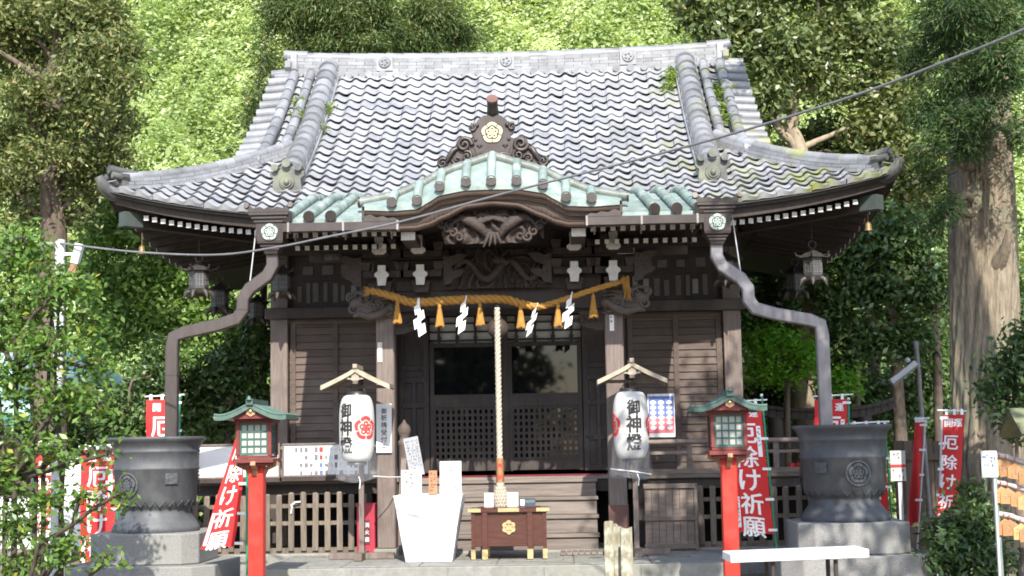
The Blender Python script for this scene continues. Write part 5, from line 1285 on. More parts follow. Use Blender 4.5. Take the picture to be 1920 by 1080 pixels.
# ---- hanging bronze lanterns and corner bells
def hanging(px, py, Y, s, lab, grp='bronze lanterns hung under the eaves'):
    p = at(px, py, Y); B = thing('hanging_lantern', tuple(p), lab, 'hanging lantern', grp)
    mb = MB(); x, y, z = p
    mb.lathe([(.20*s, .24*s), (.14*s, .29*s), (.05*s, .34*s), (.03*s, .37*s)], p, 6, 0, False, rot=.3)
    for k in range(6): q = .3+2*PI*k/6; mb.tube([p+Vector((.17*s*math.cos(q), .17*s*math.sin(q), .26*s)), p+Vector((.24*s*math.cos(q), .24*s*math.sin(q), .27*s)), p+Vector((.25*s*math.cos(q), .25*s*math.sin(q), .31*s))], .012*s, 5)
    M = 14
    for i in range(M): q0, q1 = 2*PI*i/M, 2*PI*(i+1)/M; mb.tube([p+Vector((.05*s*math.cos(q0), 0, .42*s+.05*s*math.sin(q0))), p+Vector((.05*s*math.cos(q1), 0, .42*s+.05*s*math.sin(q1)))], .01*s, 5)
    mb.tube([p+Vector((0, 0, .46*s)), (x, y, 4.62)], .005, 5); mb.build('roof_cap', [mat('dull bronze', (.07, .062, .055), (.04, .036, .032), .5, metal=.4)], B)
    mb = MB(); mb.lathe([(.13*s, .0), (.13*s, .24*s)], p, 6, 0, False, rot=.3)
    for k in range(6):
        q = .3+2*PI*(k+.5)/6; c = Vector((math.cos(q), math.sin(q), 0)); t = Vector((-c.y, c.x, 0)); o = p+c*.116*s+Vector((0, 0, .12*s))
        for i in range(-1, 2): mb.beam(o+t*.04*s*i-Vector((0, 0, .09*s)), o+t*.04*s*i+Vector((0, 0, .09*s)), .008*s, .008*s, 1, up=tuple(c))
        for i in range(3): mb.beam(o-t*.055*s+Vector((0, 0, .07*s*(i-1))), o+t*.055*s+Vector((0, 0, .07*s*(i-1))), .008*s, .008*s, 1)
    mb.build('cage', [mat('lantern glass dark', (.07, .068, .07), (.035, .035, .038), .4, 30), mat('bright bronze', (.2, .19, .18), (.12, .11, .105), .45, metal=.4)], B)
    mb = MB(); mb.lathe([(.06*s, -.10*s), (.13*s, -.06*s), (.16*s, .0)], p, 6, 0, False, rot=.3)
    for k in range(6): q = .3+2*PI*k/6; c = Vector((math.cos(q), math.sin(q), 0)); mb.tube([p+c*.1*s-Vector((0, 0, .02*s)), p+c*.17*s-Vector((0, 0, .06*s)), p+c*.2*s-Vector((0, 0, .13*s))], [.04*s, .04*s, .008*s], 6)
    mb.build('petal_base', [mat('dull bronze petal', (.085, .075, .065), (.045, .04, .034), .5, metal=.4)], B)
hanging(373, 542, 19.0, 1.0, 'nearest hanging bronze lantern clear of the wall, over the leafy side')
hanging(412, 576, 21.0, 1.0, 'dark hanging bronze lantern partly behind the bent downspout')
hanging(529, 546, 19.35, .95, 'hanging bronze lantern against the corner post near the sunlit pillar', )
hanging(483, 596, 23.0, 1.0, 'small hanging lantern deep in shade beside the corner post')
hanging(1525, 518, 19.0, 1.0, 'hanging bronze lantern beyond the pale downspout, its petals catching light')
hanging(1492, 545, 21.0, 1.0, 'dark hanging lantern in shade just behind the pale downspout bend')
hanging(1362, 522, 19.35, .95, 'hanging bronze lantern against the corner post beside the pale downspout')
for px, py, lab in ((266, 468, 'small brass wind bell under the eave corner over the leafy side'), (1628, 424, 'small brass wind bell under the eave corner by the cedar')):
    p = at(px, py, 18.55); mb = MB()
    mb.lathe([(.052, -.06), (.044, -.02), (.038, .03), (.02, .05), (.008, .06)], p, 12); mb.tube([p+Vector((0, 0, .05)), p+Vector((0, 0, .22))], .005, 5)
    tag(mb.build('wind_bell', [mat('old brass bell', (.26, .17, .08), (.16, .105, .05), .5, metal=.4)]), lab, 'bell')

# ---- cable, poles, lamp
P = [at(*p) for p in ((113, 456, 15.4), (250, 472, 15.1), (400, 478, 14.7), (510, 465, 14.3), (620, 443, 14.0), (750, 416, 13.6), (900, 375, 13.2), (1010, 346, 12.8), (1200, 298, 12.2), (1400, 243, 11.4), (1600, 180, 10.6), (1750, 124, 10.0), (1940, 46, 9.3), (2300, -130, 8.4))]
mb = MB(); mb.tube(smooth(P, 6), .011, 8, 0)
q = smooth(P, 6)
for k in range(4, len(q)-1, 3): mb.tube([q[k], q[k].lerp(q[k+1], .06)], .0125, 8, 1)
tag(mb.build('overhead_cable', [CABLE, mat('cable clip', (.2, .2, .2))]), 'thick grey overhead cable crossing in front of the roof', 'cable')
UP = at(113, 460, 15.45); PO_ = thing('utility_pole', (UP.x, 15.45, 0), 'pale slim utility pole standing among the leaves, holding the cable', 'pole')
mb = MB(); mb.tube([(UP.x, 15.45, -.1), (UP.x, 15.45, UP.z+.06)], .055, 12); mb.build('shaft', [STEEL], PO_)
mb = MB(); q = UP+Vector((.2, -.02, -.1)); mb.box(q, (.08, .08, .22), 0, Matrix.Rotation(.25, 3, 'Y')); mb.box(q+Vector((-.045, 0, -.175)), (.08, .08, .12), 1, Matrix.Rotation(.25, 3, 'Y')); mb.beam(UP-Vector((0, 0, .1)), q, .03, .03, 0); mb.build('junction_box', [WPLAST, mat('rust box', (.30, .15, .09))], PO_)
lp = at(1722, 700, 21.0); LMP = thing('street_lamp', (lp.x, 21, 0), 'slim lamp post with a tilted pale tube lamp under the dark trees', 'street lamp')
mb = MB(); mb.tube([(lp.x+.08, 21, -.1), (lp.x, 21, lp.z), (lp.x-.02, 21, at(1718, 640, 21).z)], .035, 10); mb.build('post', [mat('dull post', (.22, .2, .2), (.14, .13, .13), .6)], LMP)
a, b = at(1670, 716, 20.8), at(1716, 680, 20.8); mb = MB(); mb.beam(a, b, .14, .07, 0); mb.beam(a+Vector((.02, 0, -.045)), b+Vector((.02, 0, -.045)), .11, .03, 1); mb.beam(b, (lp.x, 21, lp.z+.1), .03, .03, 1); mb.ball(at(1702, 682, 20.8)+Vector((0, 0, .05)), .04, 0); mb.build('lamp_head', [STEEL, mat('lamp underside', (.2, .2, .22))], LMP)

# ---- side shrine gate, plank wall, sign, votive tablets
T = thing('side_gate', (at(1540, 780, 23.2).x, 23.2, 0), 'dark timber shrine gate beam with upswept end behind the rain pot', 'shrine gate')
x0, x1 = at(1398, 780, 23.2).x, at(1676, 770, 23.2).x; zc = 2.02; mb = MB()
n = 20
for i in range(n):
    f = lambda t: zc+.16*abs(2*t-1)**3
    a, b = i/n, (i+1)/n; mb.beam((x0+(x1-x0)*a, 23.2, f(a)), (x0+(x1-x0)*b+.01, 23.2, f(b)), .24, .13); mb.beam((x0+(x1-x0)*a, 23.2, f(a)+.085), (x0+(x1-x0)*b+.01, 23.2, f(b)+.085), .34, .05)
mb.build('curved_lintel', [W_DARK], T)
mb = MB(); mb.beam((x0+.2, 23.2, 1.55), (x1-.2, 23.2, 1.55), .12, .16); mb.build('tie_beam', [W_DARK], T)
for t in (.2, .8): mb = MB(); mb.tube([(x0+(x1-x0)*t, 23.2, -.1), (x0+(x1-x0)*t, 23.2, 2.0)], .12, 14); mb.build('post', [W_DARK], T)
a, b = at(1690, 960, 22.0), at(1790, 815, 22.0); mb = MB()
x = a.x
while x < b.x+1.6: mb.box((x, 22.0+random.uniform(-.01, .01), .75), (.14, .03, 1.7+random.uniform(-.05, .05)), 0, rnd=random.random()); x += .148
mb.bb((a.x-.05, 21.93, 1.3), (b.x+1.6, 21.98, 1.4)); mb.bb((a.x-.05, 21.93, .4), (b.x+1.6, 21.98, .5))
tag(mb.build('plank_wall', [mat('dark plank', (.10, .075, .055), (.055, .042, .032), .85, 5, (5, 5, .6), .3, rnd=.3)]), 'dark upright plank wall under the trees by the cedar', 'plank wall')
a, b = at(1671, 902, 20.6), at(1678, 845, 20.6); mb = MB(); mb.bb((a.x, 20.6, a.z), (b.x+.14, 20.62, b.z), 0); mb.bb((a.x, 20.594, a.z+.19), (b.x+.14, 20.5985, a.z+.23), 2); marks(mb, flat(20.595), a.x+.02, b.x+.12, a.z+.25, b.z-.03, 3, 3, 1, random.Random(2)); marks(mb, flat(20.595), a.x+.02, b.x+.12, a.z+.02, a.z+.17, 4, 2, 1, random.Random(4)); mb.bb((a.x+.1, 20.625, -.05), (a.x+.16, 20.66, b.z-.05), 3)
tag(mb.build('small_sign', [mat('grey white sign', (.55, .55, .53), (.45, .45, .43), .7), INKG, REDP, STEEL]), 'small white sign with a red stripe near the plank wall', 'sign')
# votive tablet rack
ex0, ex1 = at(1868, 900, 14.6).x, at(1868, 900, 14.6).x+1.5
RK = thing('tablet_rack', ((ex0+ex1)/2, 14.6, 0), 'rack of orange wooden votive tablets under a little roof by the cedar', 'rack')
for x in (ex0, ex1): mb = MB(); mb.tube([(x+.0, 14.6, -.05), (x-.02, 14.6, 1.42)], .03, 8); mb.build('post', [mat('grey green post', (.22, .27, .24), (.15, .18, .16), .6)], RK)
for z in (1.44, 1.17, .86):
    pts = [(ex0+(ex1-ex0)*i/12, 14.6, z-.10*math.sin(PI*i/6)**2) for i in range(13)]; mb = MB(); mb.tube(pts, .028, 8); mb.build('pale_rail', [mat('pale rope rail', (.52, .49, .45), (.40, .37, .33), .8)], RK)
mb = MB()
for s in (-1, 1): mb.grid(lambda u, v: (ex0+.16+(ex1-ex0)*v, 14.6+s*.38*u, 1.90-.26*u**.9), 4, 6, 0, False, flip=s > 0); mb.grid(lambda u, v: (ex0+.16+(ex1-ex0)*v, 14.6+s*.38*u, 1.87-.26*u**.9), 4, 6, 0, False, flip=s < 0)
mb.bb((ex0+.3, 14.57, 1.3), (ex0+.36, 14.63, 1.88), 0); mb.bb((ex1-.2, 14.57, 1.3), (ex1-.14, 14.63, 1.88), 0); mb.build('little_roof', [mat('mossy boards', (.20, .21, .11), (.12, .12, .07), .85)], RK)
EM = mat('orange votive wood', (.54, .29, .12), (.42, .20, .075), .6, 6, (1, 1, 1), 0, rnd=.35); r = random.Random(12)
for row, z in enumerate((1.44, 1.17, .86)):
    for k in range(8):
        x = ex0+.03+.075*k+r.uniform(-.02, .02); u = (x-ex0)/(ex1-ex0); zz = z-.10*math.sin(2*PI*u)**2-.05; mb = MB(); tw = r.uniform(-.25, .25); y = 14.555-.014*(k % 4)
        mb.plate([(-.075, -.15), (.075, -.15), (.075, -.04), (0, .01), (-.075, -.04)], -.004, .004, 0, fn=lambda p, q, w_, X=x, Z=zz, t=tw, y=y: (X+p*math.cos(t)-w_*math.sin(t)*.3, y+q, Z+w_*math.cos(t)+p*math.sin(t)))
        mb.tube([(x, y, zz+.02), (x, y+.01, zz+.06)], .005, 4, 1); marks(mb, lambda p, w_, X=x, Z=zz, y=y: (X+p, y-.006, Z+w_), -.055, .055, -.13, -.04, 3, 4, 2, r, .6)
        tag(mb.build('votive_tablet', [EM, REDP, INKG]), 'small orange wooden votive tablet hanging in rows on the rack', 'votive tablet', 'orange votive tablets hanging on the rack')
a, b = at(1842, 895, 14.3), at(1869, 845, 14.3); mb = MB(); mb.bb((a.x, 14.3, a.z), (b.x, 14.315, b.z), 0); marks(mb, flat(14.296), a.x+.01, b.x-.01, a.z+.1, b.z-.02, 2, 2, 1, random.Random(5), 1); mb.tube([((a.x+b.x)/2+.05, 14.33, -.05), ((a.x+b.x)/2+.05, 14.33, a.z+.1)], .014, 6, 2)
tag(mb.build('small_sign', [PAPER, BLUEP, STEEL]), 'white sign with blue writing next to the votive tablets', 'sign')
# little red cups on the veranda
for k, (px, py) in enumerate(((1484, 860), (1499, 858))):
    p = at(px, py, 19.1); mb = MB(); mb.lathe([(.035, 1.217), (.045, 1.23), (.05, 1.31), (.04, 1.33)], (p.x, 19.1, 0), 12); tag(mb.build('red_cup', [REDP]), ('red cup on the veranda, the one nearer the red banner', 'red cup on the veranda, the one nearer the rain pot')[k], 'cup')

# ---- buildings glimpsed through the leaves
OF = thing('white_building', (-9.6, 27, 0), 'white walled building with a pale green roof seen through the leaves', 'building')
mb = MB(); mb.bb((-14, 25.5, -.1), (-7.3, 30, 2.35)); mb.build('wall', [mat('white plaster wall', (.78, .78, .80), (.70, .70, .72), .8, 2)], OF)
mb = MB(); z0, z1 = 2.3, 3.6
mb.add([(-14.4, 24.9, z0), (-7.0, 24.9, z0), (-8.6, 27.7, z1), (-14.4, 27.7, z1), (-7.0, 30.5, z0), (-14.4, 30.5, z0)], [(0, 1, 2, 3), (1, 4, 2), (4, 5, 3, 2)], 0)
mb.bb((-14.4, 24.86, z0-.16), (-6.98, 24.92, z0), 1); mb.beam((-7.0, 24.88, z0), (-8.6, 27.7, z1), .08, .1, 1); mb.build('roof', [mat('pale green roof sheet', (.42, .62, .58), (.36, .55, .51), .6, 3), mat('teal trim', (.06, .22, .2), (.05, .18, .16), .5)], OF)
for x in (-12.2, -10.6, -9.0):
    mb = MB(); mb.bb((x-.5, 25.46, .9), (x+.5, 25.499, 1.9), 0); mb.build('window', [GLASS], OF)

# ================================================================ trees and undergrowth
L_HILL = leafmat('sunlit hillside leaf', [(0, (.15, .23, .06)), (.35, (.33, .43, .17)), (.7, (.52, .60, .32)), (1, (.70, .74, .52))], .45, .6, .25)
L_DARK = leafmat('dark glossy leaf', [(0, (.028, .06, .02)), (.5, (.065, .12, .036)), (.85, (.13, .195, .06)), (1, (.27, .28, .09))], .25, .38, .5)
L_OLIVE = leafmat('olive broad leaf', [(0, (.045, .075, .022)), (.4, (.115, .155, .048)), (.75, (.23, .245, .09)), (1, (.42, .35, .16))], .3, .45, .45)
L_MID = leafmat('mid green leaf', [(0, (.07, .13, .032)), (.5, (.16, .27, .06)), (.9, (.29, .42, .11)), (1, (.42, .46, .14))], .4, .4)
L_SMALL = leafmat('small bush leaf', [(0, (.045, .10, .022)), (.5, (.11, .21, .04)), (.88, (.22, .33, .07)), (.97, (.50, .44, .07)), (1, (.5, .30, .05))], .4, .4, .5)
L_MAPLE = leafmat('fresh maple leaf', [(0, (.10, .26, .03)), (.6, (.22, .46, .055)), (1, (.36, .58, .10))], .5, .45)
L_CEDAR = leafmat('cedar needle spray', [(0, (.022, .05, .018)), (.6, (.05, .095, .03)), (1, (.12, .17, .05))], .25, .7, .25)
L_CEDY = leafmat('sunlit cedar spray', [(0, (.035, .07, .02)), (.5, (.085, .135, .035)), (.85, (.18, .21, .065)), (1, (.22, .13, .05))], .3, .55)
L_CAM = leafmat('camellia leaf', [(0, (.055, .09, .03)), (.5, (.135, .18, .065)), (.85, (.27, .30, .12)), (.985, (.34, .32, .13)), (1, (.75, .42, .04))], .3, .34, .5)

# a mass of leaves over the slope, in mounds nobody could count
def hill_leaves(n, x0, x1, y0, y1, size, m, name, asp=.62):
    x = RNG.uniform(x0, x1, n); y = RNG.uniform(y0, y1, n)
    mound = .55*np.sin(x*1.7+1.3*np.sin(y*.8))*np.sin(y*1.5+x*.4)+.35*np.sin(x*4.1+y)*np.sin(y*3.3-x*1.2)
    t = np.maximum(0, y-29.5-.075*np.abs(x))
    z = np.minimum(46, t*1.22+.5*np.sin(x*.45)*np.minimum(1, t*.3)+.35*np.sin(x*1.1+y*.7)*np.minimum(1, t*.3))-.25
    lift = np.maximum(-.2, mound)+RNG.uniform(-.1, .5, n)
    lift = lift*(1+.5*np.sin(x*.6+2)); P = np.stack([x, y-.64*lift, z+.77*lift], 1)
    V = leaf_cloud(P, size, asp, .55, out=np.tile(np.array([0., -.6, .35]), (n, 1)))
    patch = .5+.25*np.sin(x*.9+y*.5)+.2*np.sin(x*2.3-y*1.1)
    rnd = np.clip(.25+.5*patch+RNG.normal(0, .16, n), 0, 1)
    return cloud_mesh(name, V, m, None, rnd, label='bright sunlit leaves covering the steep slope behind the hall', category='undergrowth', kind='stuff')
hill_leaves(300000, -19, 14, 29.5, 43.5, .115, L_HILL, 'hillside_foliage')
hill_leaves(22000, -19, 14, 29.4, 43.5, .26, L_HILL, 'hillside_foliage', .5)

def tree(name, lab, cat, base, trunk, r0, r1, cl, n, size, asp, leaf, bark, per=10, spread=.13, limbs=True, group=None, up=.4, axis=None, droop=0, wob=.03, shell=2.2, extra=(), seed=1, twigs=0):
    T = thing(name, base, lab, cat, group); random.seed(seed)
    mb = MB(); trunk_tube(mb, trunk, r0, r1, 10, wob)
    tops = [Vector(p) for p in trunk]
    for e in extra: trunk_tube(mb, e[0], e[1], e[2], 8, wob)
    if limbs:
        for c, r in cl:
            c = Vector(c); s = min(tops, key=lambda p: (p-c).length+(.8 if p.z > c.z else 0))
            q = s.lerp(c, .5)+Vector((random.uniform(-.2, .2), random.uniform(-.2, .2), random.uniform(-.05, .25)))
            trunk_tube(mb, [s, q, c], max(.025, r1*.55), .018, 6, .02)
            for k in range(twigs):
                d = Vector((random.gauss(0, 1), random.gauss(0, 1), random.gauss(.2, .8))).normalized(); e = c+Vector((d.x*r[0], d.y*r[1], d.z*r[2]))*.85
                trunk_tube(mb, [c, c.lerp(e, .5)+Vector((0, 0, .05)), e], .02, .006, 5, .015)
    mb.build('trunk', [bark], T)
    P, O, R_ = clumps_points(cl, n, per, spread, shell)
    V = leaf_cloud(P, size, asp, up, out=O*.6, droop=droop, axis=O if axis else None)
    rnd = np.clip(.55*R_+.45*RNG.random(len(R_)), 0, 1)
    cloud_mesh('crown', V, leaf, T, rnd)
    return T
def col(px, py, Y, z=None):
    p = at(px, py, Y); return (p.x, Y, p.z if z is None else z)

# tall broadleaf tree on the left, its trunk showing below the crown
Y = 22.
tree('broadleaf_tree', 'tall olive broadleaf tree with sunlit crown standing over the leafy bush', 'tree', col(92, 900, Y, 0),
     [col(92, 900, Y, -.1), col(95, 600, Y), col(98, 430, Y), col(106, 300, Y), col(100, 170, Y), col(118, 20, Y)], .27, .12,
     [clump(30, 30, 62, 46, Y), clump(115, 18, 50, 36, Y-.5), clump(190, 30, 52, 34, Y), clump(228, 92, 44, 36, Y), clump(165, 95, 46, 30, Y-.8), clump(90, 95, 40, 24, Y+.5), clump(225, 150, 44, 20, Y-.5), clump(130, 150, 44, 22, Y-1), clump(20, 110, 46, 30, Y+.3), clump(45, 175, 54, 26, Y-.8), clump(165, 208, 50, 22, Y-.8), clump(225, 235, 36, 22, Y),
      clump(95, 225, 44, 22, Y-.4), clump(20, 245, 40, 28, Y), clump(205, 290, 50, 30, Y-.2), clump(130, 285, 48, 24, Y-.6), clump(50, 300, 44, 24, Y-.8), clump(165, 345, 50, 26, Y), clump(85, 350, 44, 22, Y+.4), clump(20, 350, 40, 28, Y), clump(225, 345, 30, 18, Y), clump(50, 405, 44, 22, Y), clump(150, 400, 34, 18, Y), clump(-60, 60, 70, 110, Y), clump(-50, 280, 60, 100, Y), clump(60, -60, 110, 50, Y), clump(190, -50, 80, 40, Y),
      clump(60, 70, 80, 60, Y+1.6), clump(165, 60, 70, 55, Y+1.6), clump(90, 190, 80, 60, Y+1.6), clump(190, 190, 50, 60, Y+1.6), clump(60, 320, 80, 60, Y+1.6), clump(170, 300, 60, 50, Y+1.6)],
     62000, .10, .42, L_OLIVE, BARK, 9, .12, seed=2, up=.35, twigs=2, shell=2.2)
# leafy bush in front on the left: several thin stems
Y = 13.6
stems = [[col(x0, 1085, Y, -.05), col(x0+3, 900, Y), col(x1, 700, Y), col(x2, 500, Y)] for x0, x1, x2 in ((26, 30, 20), (62, 58, 70), (112, 104, 112), (10, -10, -20), (80, 90, 100))]
tree('leafy_bush', 'tall loose bush of small glossy leaves on thin stems in front of the rain pot', 'bush', col(70, 1085, Y, 0),
     stems[0], .034, .014,
     [clump(40, 490, 80, 45, Y), clump(120, 540, 75, 40, Y-.2), clump(40, 590, 70, 40, Y), clump(165, 610, 42, 28, Y), clump(90, 650, 75, 36, Y-.3), clump(175, 690, 40, 28, Y), clump(30, 720, 55, 40, Y), clump(120, 745, 62, 30, Y-.2),
      clump(50, 800, 60, 26, Y), clump(185, 765, 34, 16, Y), clump(105, 850, 45, 24, Y-.3), clump(20, 890, 40, 34, Y), clump(175, 850, 26, 11, Y), clump(205, 850, 22, 8, Y-.3), clump(90, 940, 45, 24, Y-.2), clump(30, 985, 45, 34, Y), clump(150, 935, 42, 11, Y-.4), clump(215, 930, 36, 9, Y-.4), clump(110, 1030, 50, 30, Y-.3), clump(30, 1065, 50, 28, Y), clump(200, 1050, 24, 14, Y-.3), clump(-30, 620, 50, 120, Y), clump(-30, 850, 40, 120, Y), clump(50, 455, 40, 24, Y)],
     9500, .075, .5, L_SMALL, mat('dark thin stem', (.085, .065, .05), (.04, .03, .024), .9, 5, (4, 4, .6)), 7, .08, seed=3, extra=[(s, .03, .012) for s in stems[1:]], twigs=3, wob=.012, shell=1.8)
# bright bushes and young trees between the left tree and the hall
Y = 26.
tree('young_tree', 'bright young tree filling the gap under the left eave', 'tree', col(330, 800, Y, 0), [col(330, 800, Y, -.1), col(325, 640, Y), col(318, 520, Y), col(310, 430, Y)], .08, .03,
     [clump(300, 450, 75, 50, Y), clump(210, 430, 60, 50, Y), clump(370, 520, 75, 50, Y), clump(260, 530, 75, 50, Y), clump(320, 600, 80, 48, Y), clump(215, 620, 50, 55, Y), clump(420, 610, 60, 40, Y), clump(180, 520, 50, 55, Y), clump(220, 380, 45, 30, Y)], 17000, .13, .5, L_MID, BARK, 9, .16, seed=4, twigs=3)
Y = 24.
tree('evergreen_shrub', 'dark evergreen shrub beside the corner post and notice boards', 'shrub', col(430, 830, Y, 0), [col(430, 840, Y, -.1), col(432, 760, Y), col(440, 690, Y)], .09, .04,
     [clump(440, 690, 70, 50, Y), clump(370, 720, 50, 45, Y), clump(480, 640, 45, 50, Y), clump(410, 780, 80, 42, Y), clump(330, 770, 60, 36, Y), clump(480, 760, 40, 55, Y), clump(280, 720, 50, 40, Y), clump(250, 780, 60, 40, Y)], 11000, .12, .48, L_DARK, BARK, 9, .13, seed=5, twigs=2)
tree('evergreen_shrub', 'low dark shrub between the leafy bush and the rain pot', 'shrub', col(250, 900, 23, 0), [col(250, 900, 23, -.1), col(245, 840, 23), col(240, 780, 23)], .07, .03,
     [clump(240, 800, 60, 36, 23), clump(170, 760, 60, 50, 23), clump(300, 700, 40, 60, 23.5), clump(120, 820, 60, 40, 23.5)], 6000, .11, .48, L_DARK, BARK, 9, .12, seed=6)
# cedar right behind the ridge
Y = 27.5
tree('cedar_tree', 'sunlit cedar with a reddish trunk rising right behind the roof ridge', 'cedar', col(655, 500, Y, 0), [col(655, 800, Y, -.1), col(652, 300, Y), col(640, 80, Y), col(630, -120, Y)], .42, .22,
     [clump(540, 20, 60, 45, Y-1), clump(585, 75, 55, 30, Y-1), clump(720, 60, 60, 40, Y-1), clump(800, 30, 75, 40, Y-.5), clump(860, 70, 50, 28, Y), clump(520, -30, 50, 30, Y-1), clump(770, 85, 80, 22, Y-.5), clump(650, 30, 40, 34, Y-1.6), clump(625, 85, 50, 22, Y-1.4), clump(690, 85, 46, 22, Y-1.5), clump(600, 10, 40, 36, Y-1.5), clump(700, 10, 40, 36, Y-1.4), clump(700, -60, 150, 50, Y), clump(560, -80, 90, 50, Y)],
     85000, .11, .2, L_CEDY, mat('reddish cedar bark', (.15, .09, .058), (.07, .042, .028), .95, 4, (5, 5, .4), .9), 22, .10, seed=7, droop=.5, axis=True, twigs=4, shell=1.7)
tree('cedar_sapling', 'small sunlit cedar sapling growing beside the roof verge', 'cedar', col(500, 500, 26.5, 0), [col(500, 800, 26.5, -.1), col(492, 300, 26.5), col(488, 150, 26.5)], .08, .02,
     [clump(488, 190, 30, 45, 26.5), clump(500, 120, 24, 50, 26.5), clump(475, 235, 30, 26, 26.5), clump(505, 60, 18, 30, 26.5)], 3500, .15, .13, L_CEDY, BARK, 10, .11, seed=8, droop=.3, axis=True)
# camellia with a pale forked trunk, upper right
Y = 25.5
tree('camellia_tree', 'glossy camellia tree with a pale forked trunk beside the roof verge', 'tree', col(1500, 800, Y, 0), [col(1525, 800, Y, -.1), col(1518, 420, Y), col(1500, 280, Y), col(1484, 240, Y), col(1488, 180, Y), col(1480, 110, Y)], .20, .07,
     [clump(1340, 45, 60, 45, Y), clump(1420, 30, 60, 48, Y), clump(1400, 110, 55, 50, Y), clump(1480, 90, 60, 45, Y-.4), clump(1560, 60, 65, 48, Y), clump(1440, 165, 50, 40, Y-.3), clump(1545, 150, 60, 42, Y), clump(1630, 70, 60, 50, Y), clump(1420, 225, 34, 26, Y), clump(1310, 10, 50, 36, Y), clump(1640, 170, 50, 40, Y+.3), clump(1540, -50, 160, 60, Y), clump(1700, 120, 50, 60, Y+.5)],
     19000, .15, .45, L_CAM, BARK_P, 8, .14, seed=9, extra=[([col(1500, 280, Y), col(1462, 245, Y), col(1440, 190, Y)], .10, .05), ([col(1500, 280, Y), col(1545, 258, Y), col(1590, 240, Y)], .07, .03)], twigs=2, shell=2.6)
# trees and shrubs under the canopy on the right
Y = 25.5
tree('woodland_tree', 'mottled woodland tree filling the slope between the camellia and the cedar', 'tree', col(1640, 800, Y, 0), [col(1640, 800, Y, -.1), col(1630, 500, Y), col(1625, 300, Y)], .14, .05,
     [clump(1560, 260, 60, 40, Y+1), clump(1640, 250, 60, 45, Y), clump(1590, 330, 70, 40, Y+1), clump(1700, 300, 55, 50, Y), clump(1680, 200, 50, 40, Y), clump(1470, 300, 50, 20, Y+1), clump(1740, 380, 50, 60, Y), clump(1690, 390, 60, 40, Y)],
     12000, .14, .45, L_OLIVE, BARK, 9, .15, seed=10, twigs=3)
Y = 23.5
tree('woodland_tree', 'dark glossy evergreen under the right eave beside the cedar trunk', 'tree', col(1680, 850, Y, 0), [col(1690, 850, Y, -.1), col(1680, 620, Y), col(1660, 500, Y)], .13, .05,
     [clump(1600, 470, 70, 45, Y), clump(1690, 450, 70, 50, Y), clump(1580, 550, 60, 45, Y), clump(1670, 540, 75, 45, Y), clump(1600, 630, 60, 42, Y), clump(1745, 530, 50, 70, Y), clump(1560, 700, 50, 40, Y+.5), clump(1700, 640, 60, 45, Y), clump(1620, 400, 60, 30, Y+.5)],
     14000, .125, .48, L_DARK, BARK, 9, .13, seed=11, extra=[([col(1600, 800, Y, 0), col(1608, 640, Y), col(1640, 540, Y)], .07, .03), ([col(1760, 800, Y, 0), col(1750, 560, Y), col(1735, 420, Y)], .09, .04)], twigs=3)
tree('maple_tree', 'fresh bright green maple behind the pale downspout', 'maple', col(1470, 850, 22.5, 0), [col(1480, 850, 22.5, -.1), col(1475, 700, 22.5), col(1465, 630, 22.5)], .06, .02,
     [clump(1450, 640, 60, 28, 22.5), clump(1510, 665, 40, 26, 22.5), clump(1425, 690, 36, 22, 22.5), clump(1575, 720, 40, 26, 23), clump(1480, 700, 45, 20, 22.5)], 4500, .085, .6, L_MAPLE, BARK, 12, .10, seed=12, up=.9, twigs=2)
Y = 25
tree('evergreen_shrub', 'dark shrub on the shaded bank behind the shrine gate beam', 'shrub', col(1470, 850, Y, 0), [col(1470, 850, Y, -.1), col(1465, 780, Y), col(1460, 720, Y)], .07, .03,
     [clump(1440, 740, 60, 40, Y), clump(1520, 760, 60, 40, Y), clump(1610, 740, 60, 45, Y), clump(1690, 760, 60, 50, Y), clump(1430, 600, 50, 60, Y+1.5), clump(1530, 620, 60, 50, Y+1.5), clump(1750, 720, 50, 60, Y), clump(1460, 540, 60, 50, Y+1.5)], 11000, .12, .48, L_DARK, BARK, 9, .14, seed=13, twigs=2)
tree('old_tree', 'old leaning tree with a pale bare trunk behind the hanging lantern', 'tree', col(1500, 850, 24, 0), [col(1512, 850, 24, -.1), col(1505, 720, 24), col(1512, 620, 24), col(1535, 540, 24), col(1550, 480, 24)], .24, .14,
     [clump(1560, 470, 50, 30, 24.5), clump(1530, 440, 40, 30, 24.5)], 2500, .12, .48, L_DARK, BARK_P, 9, .13, seed=14)
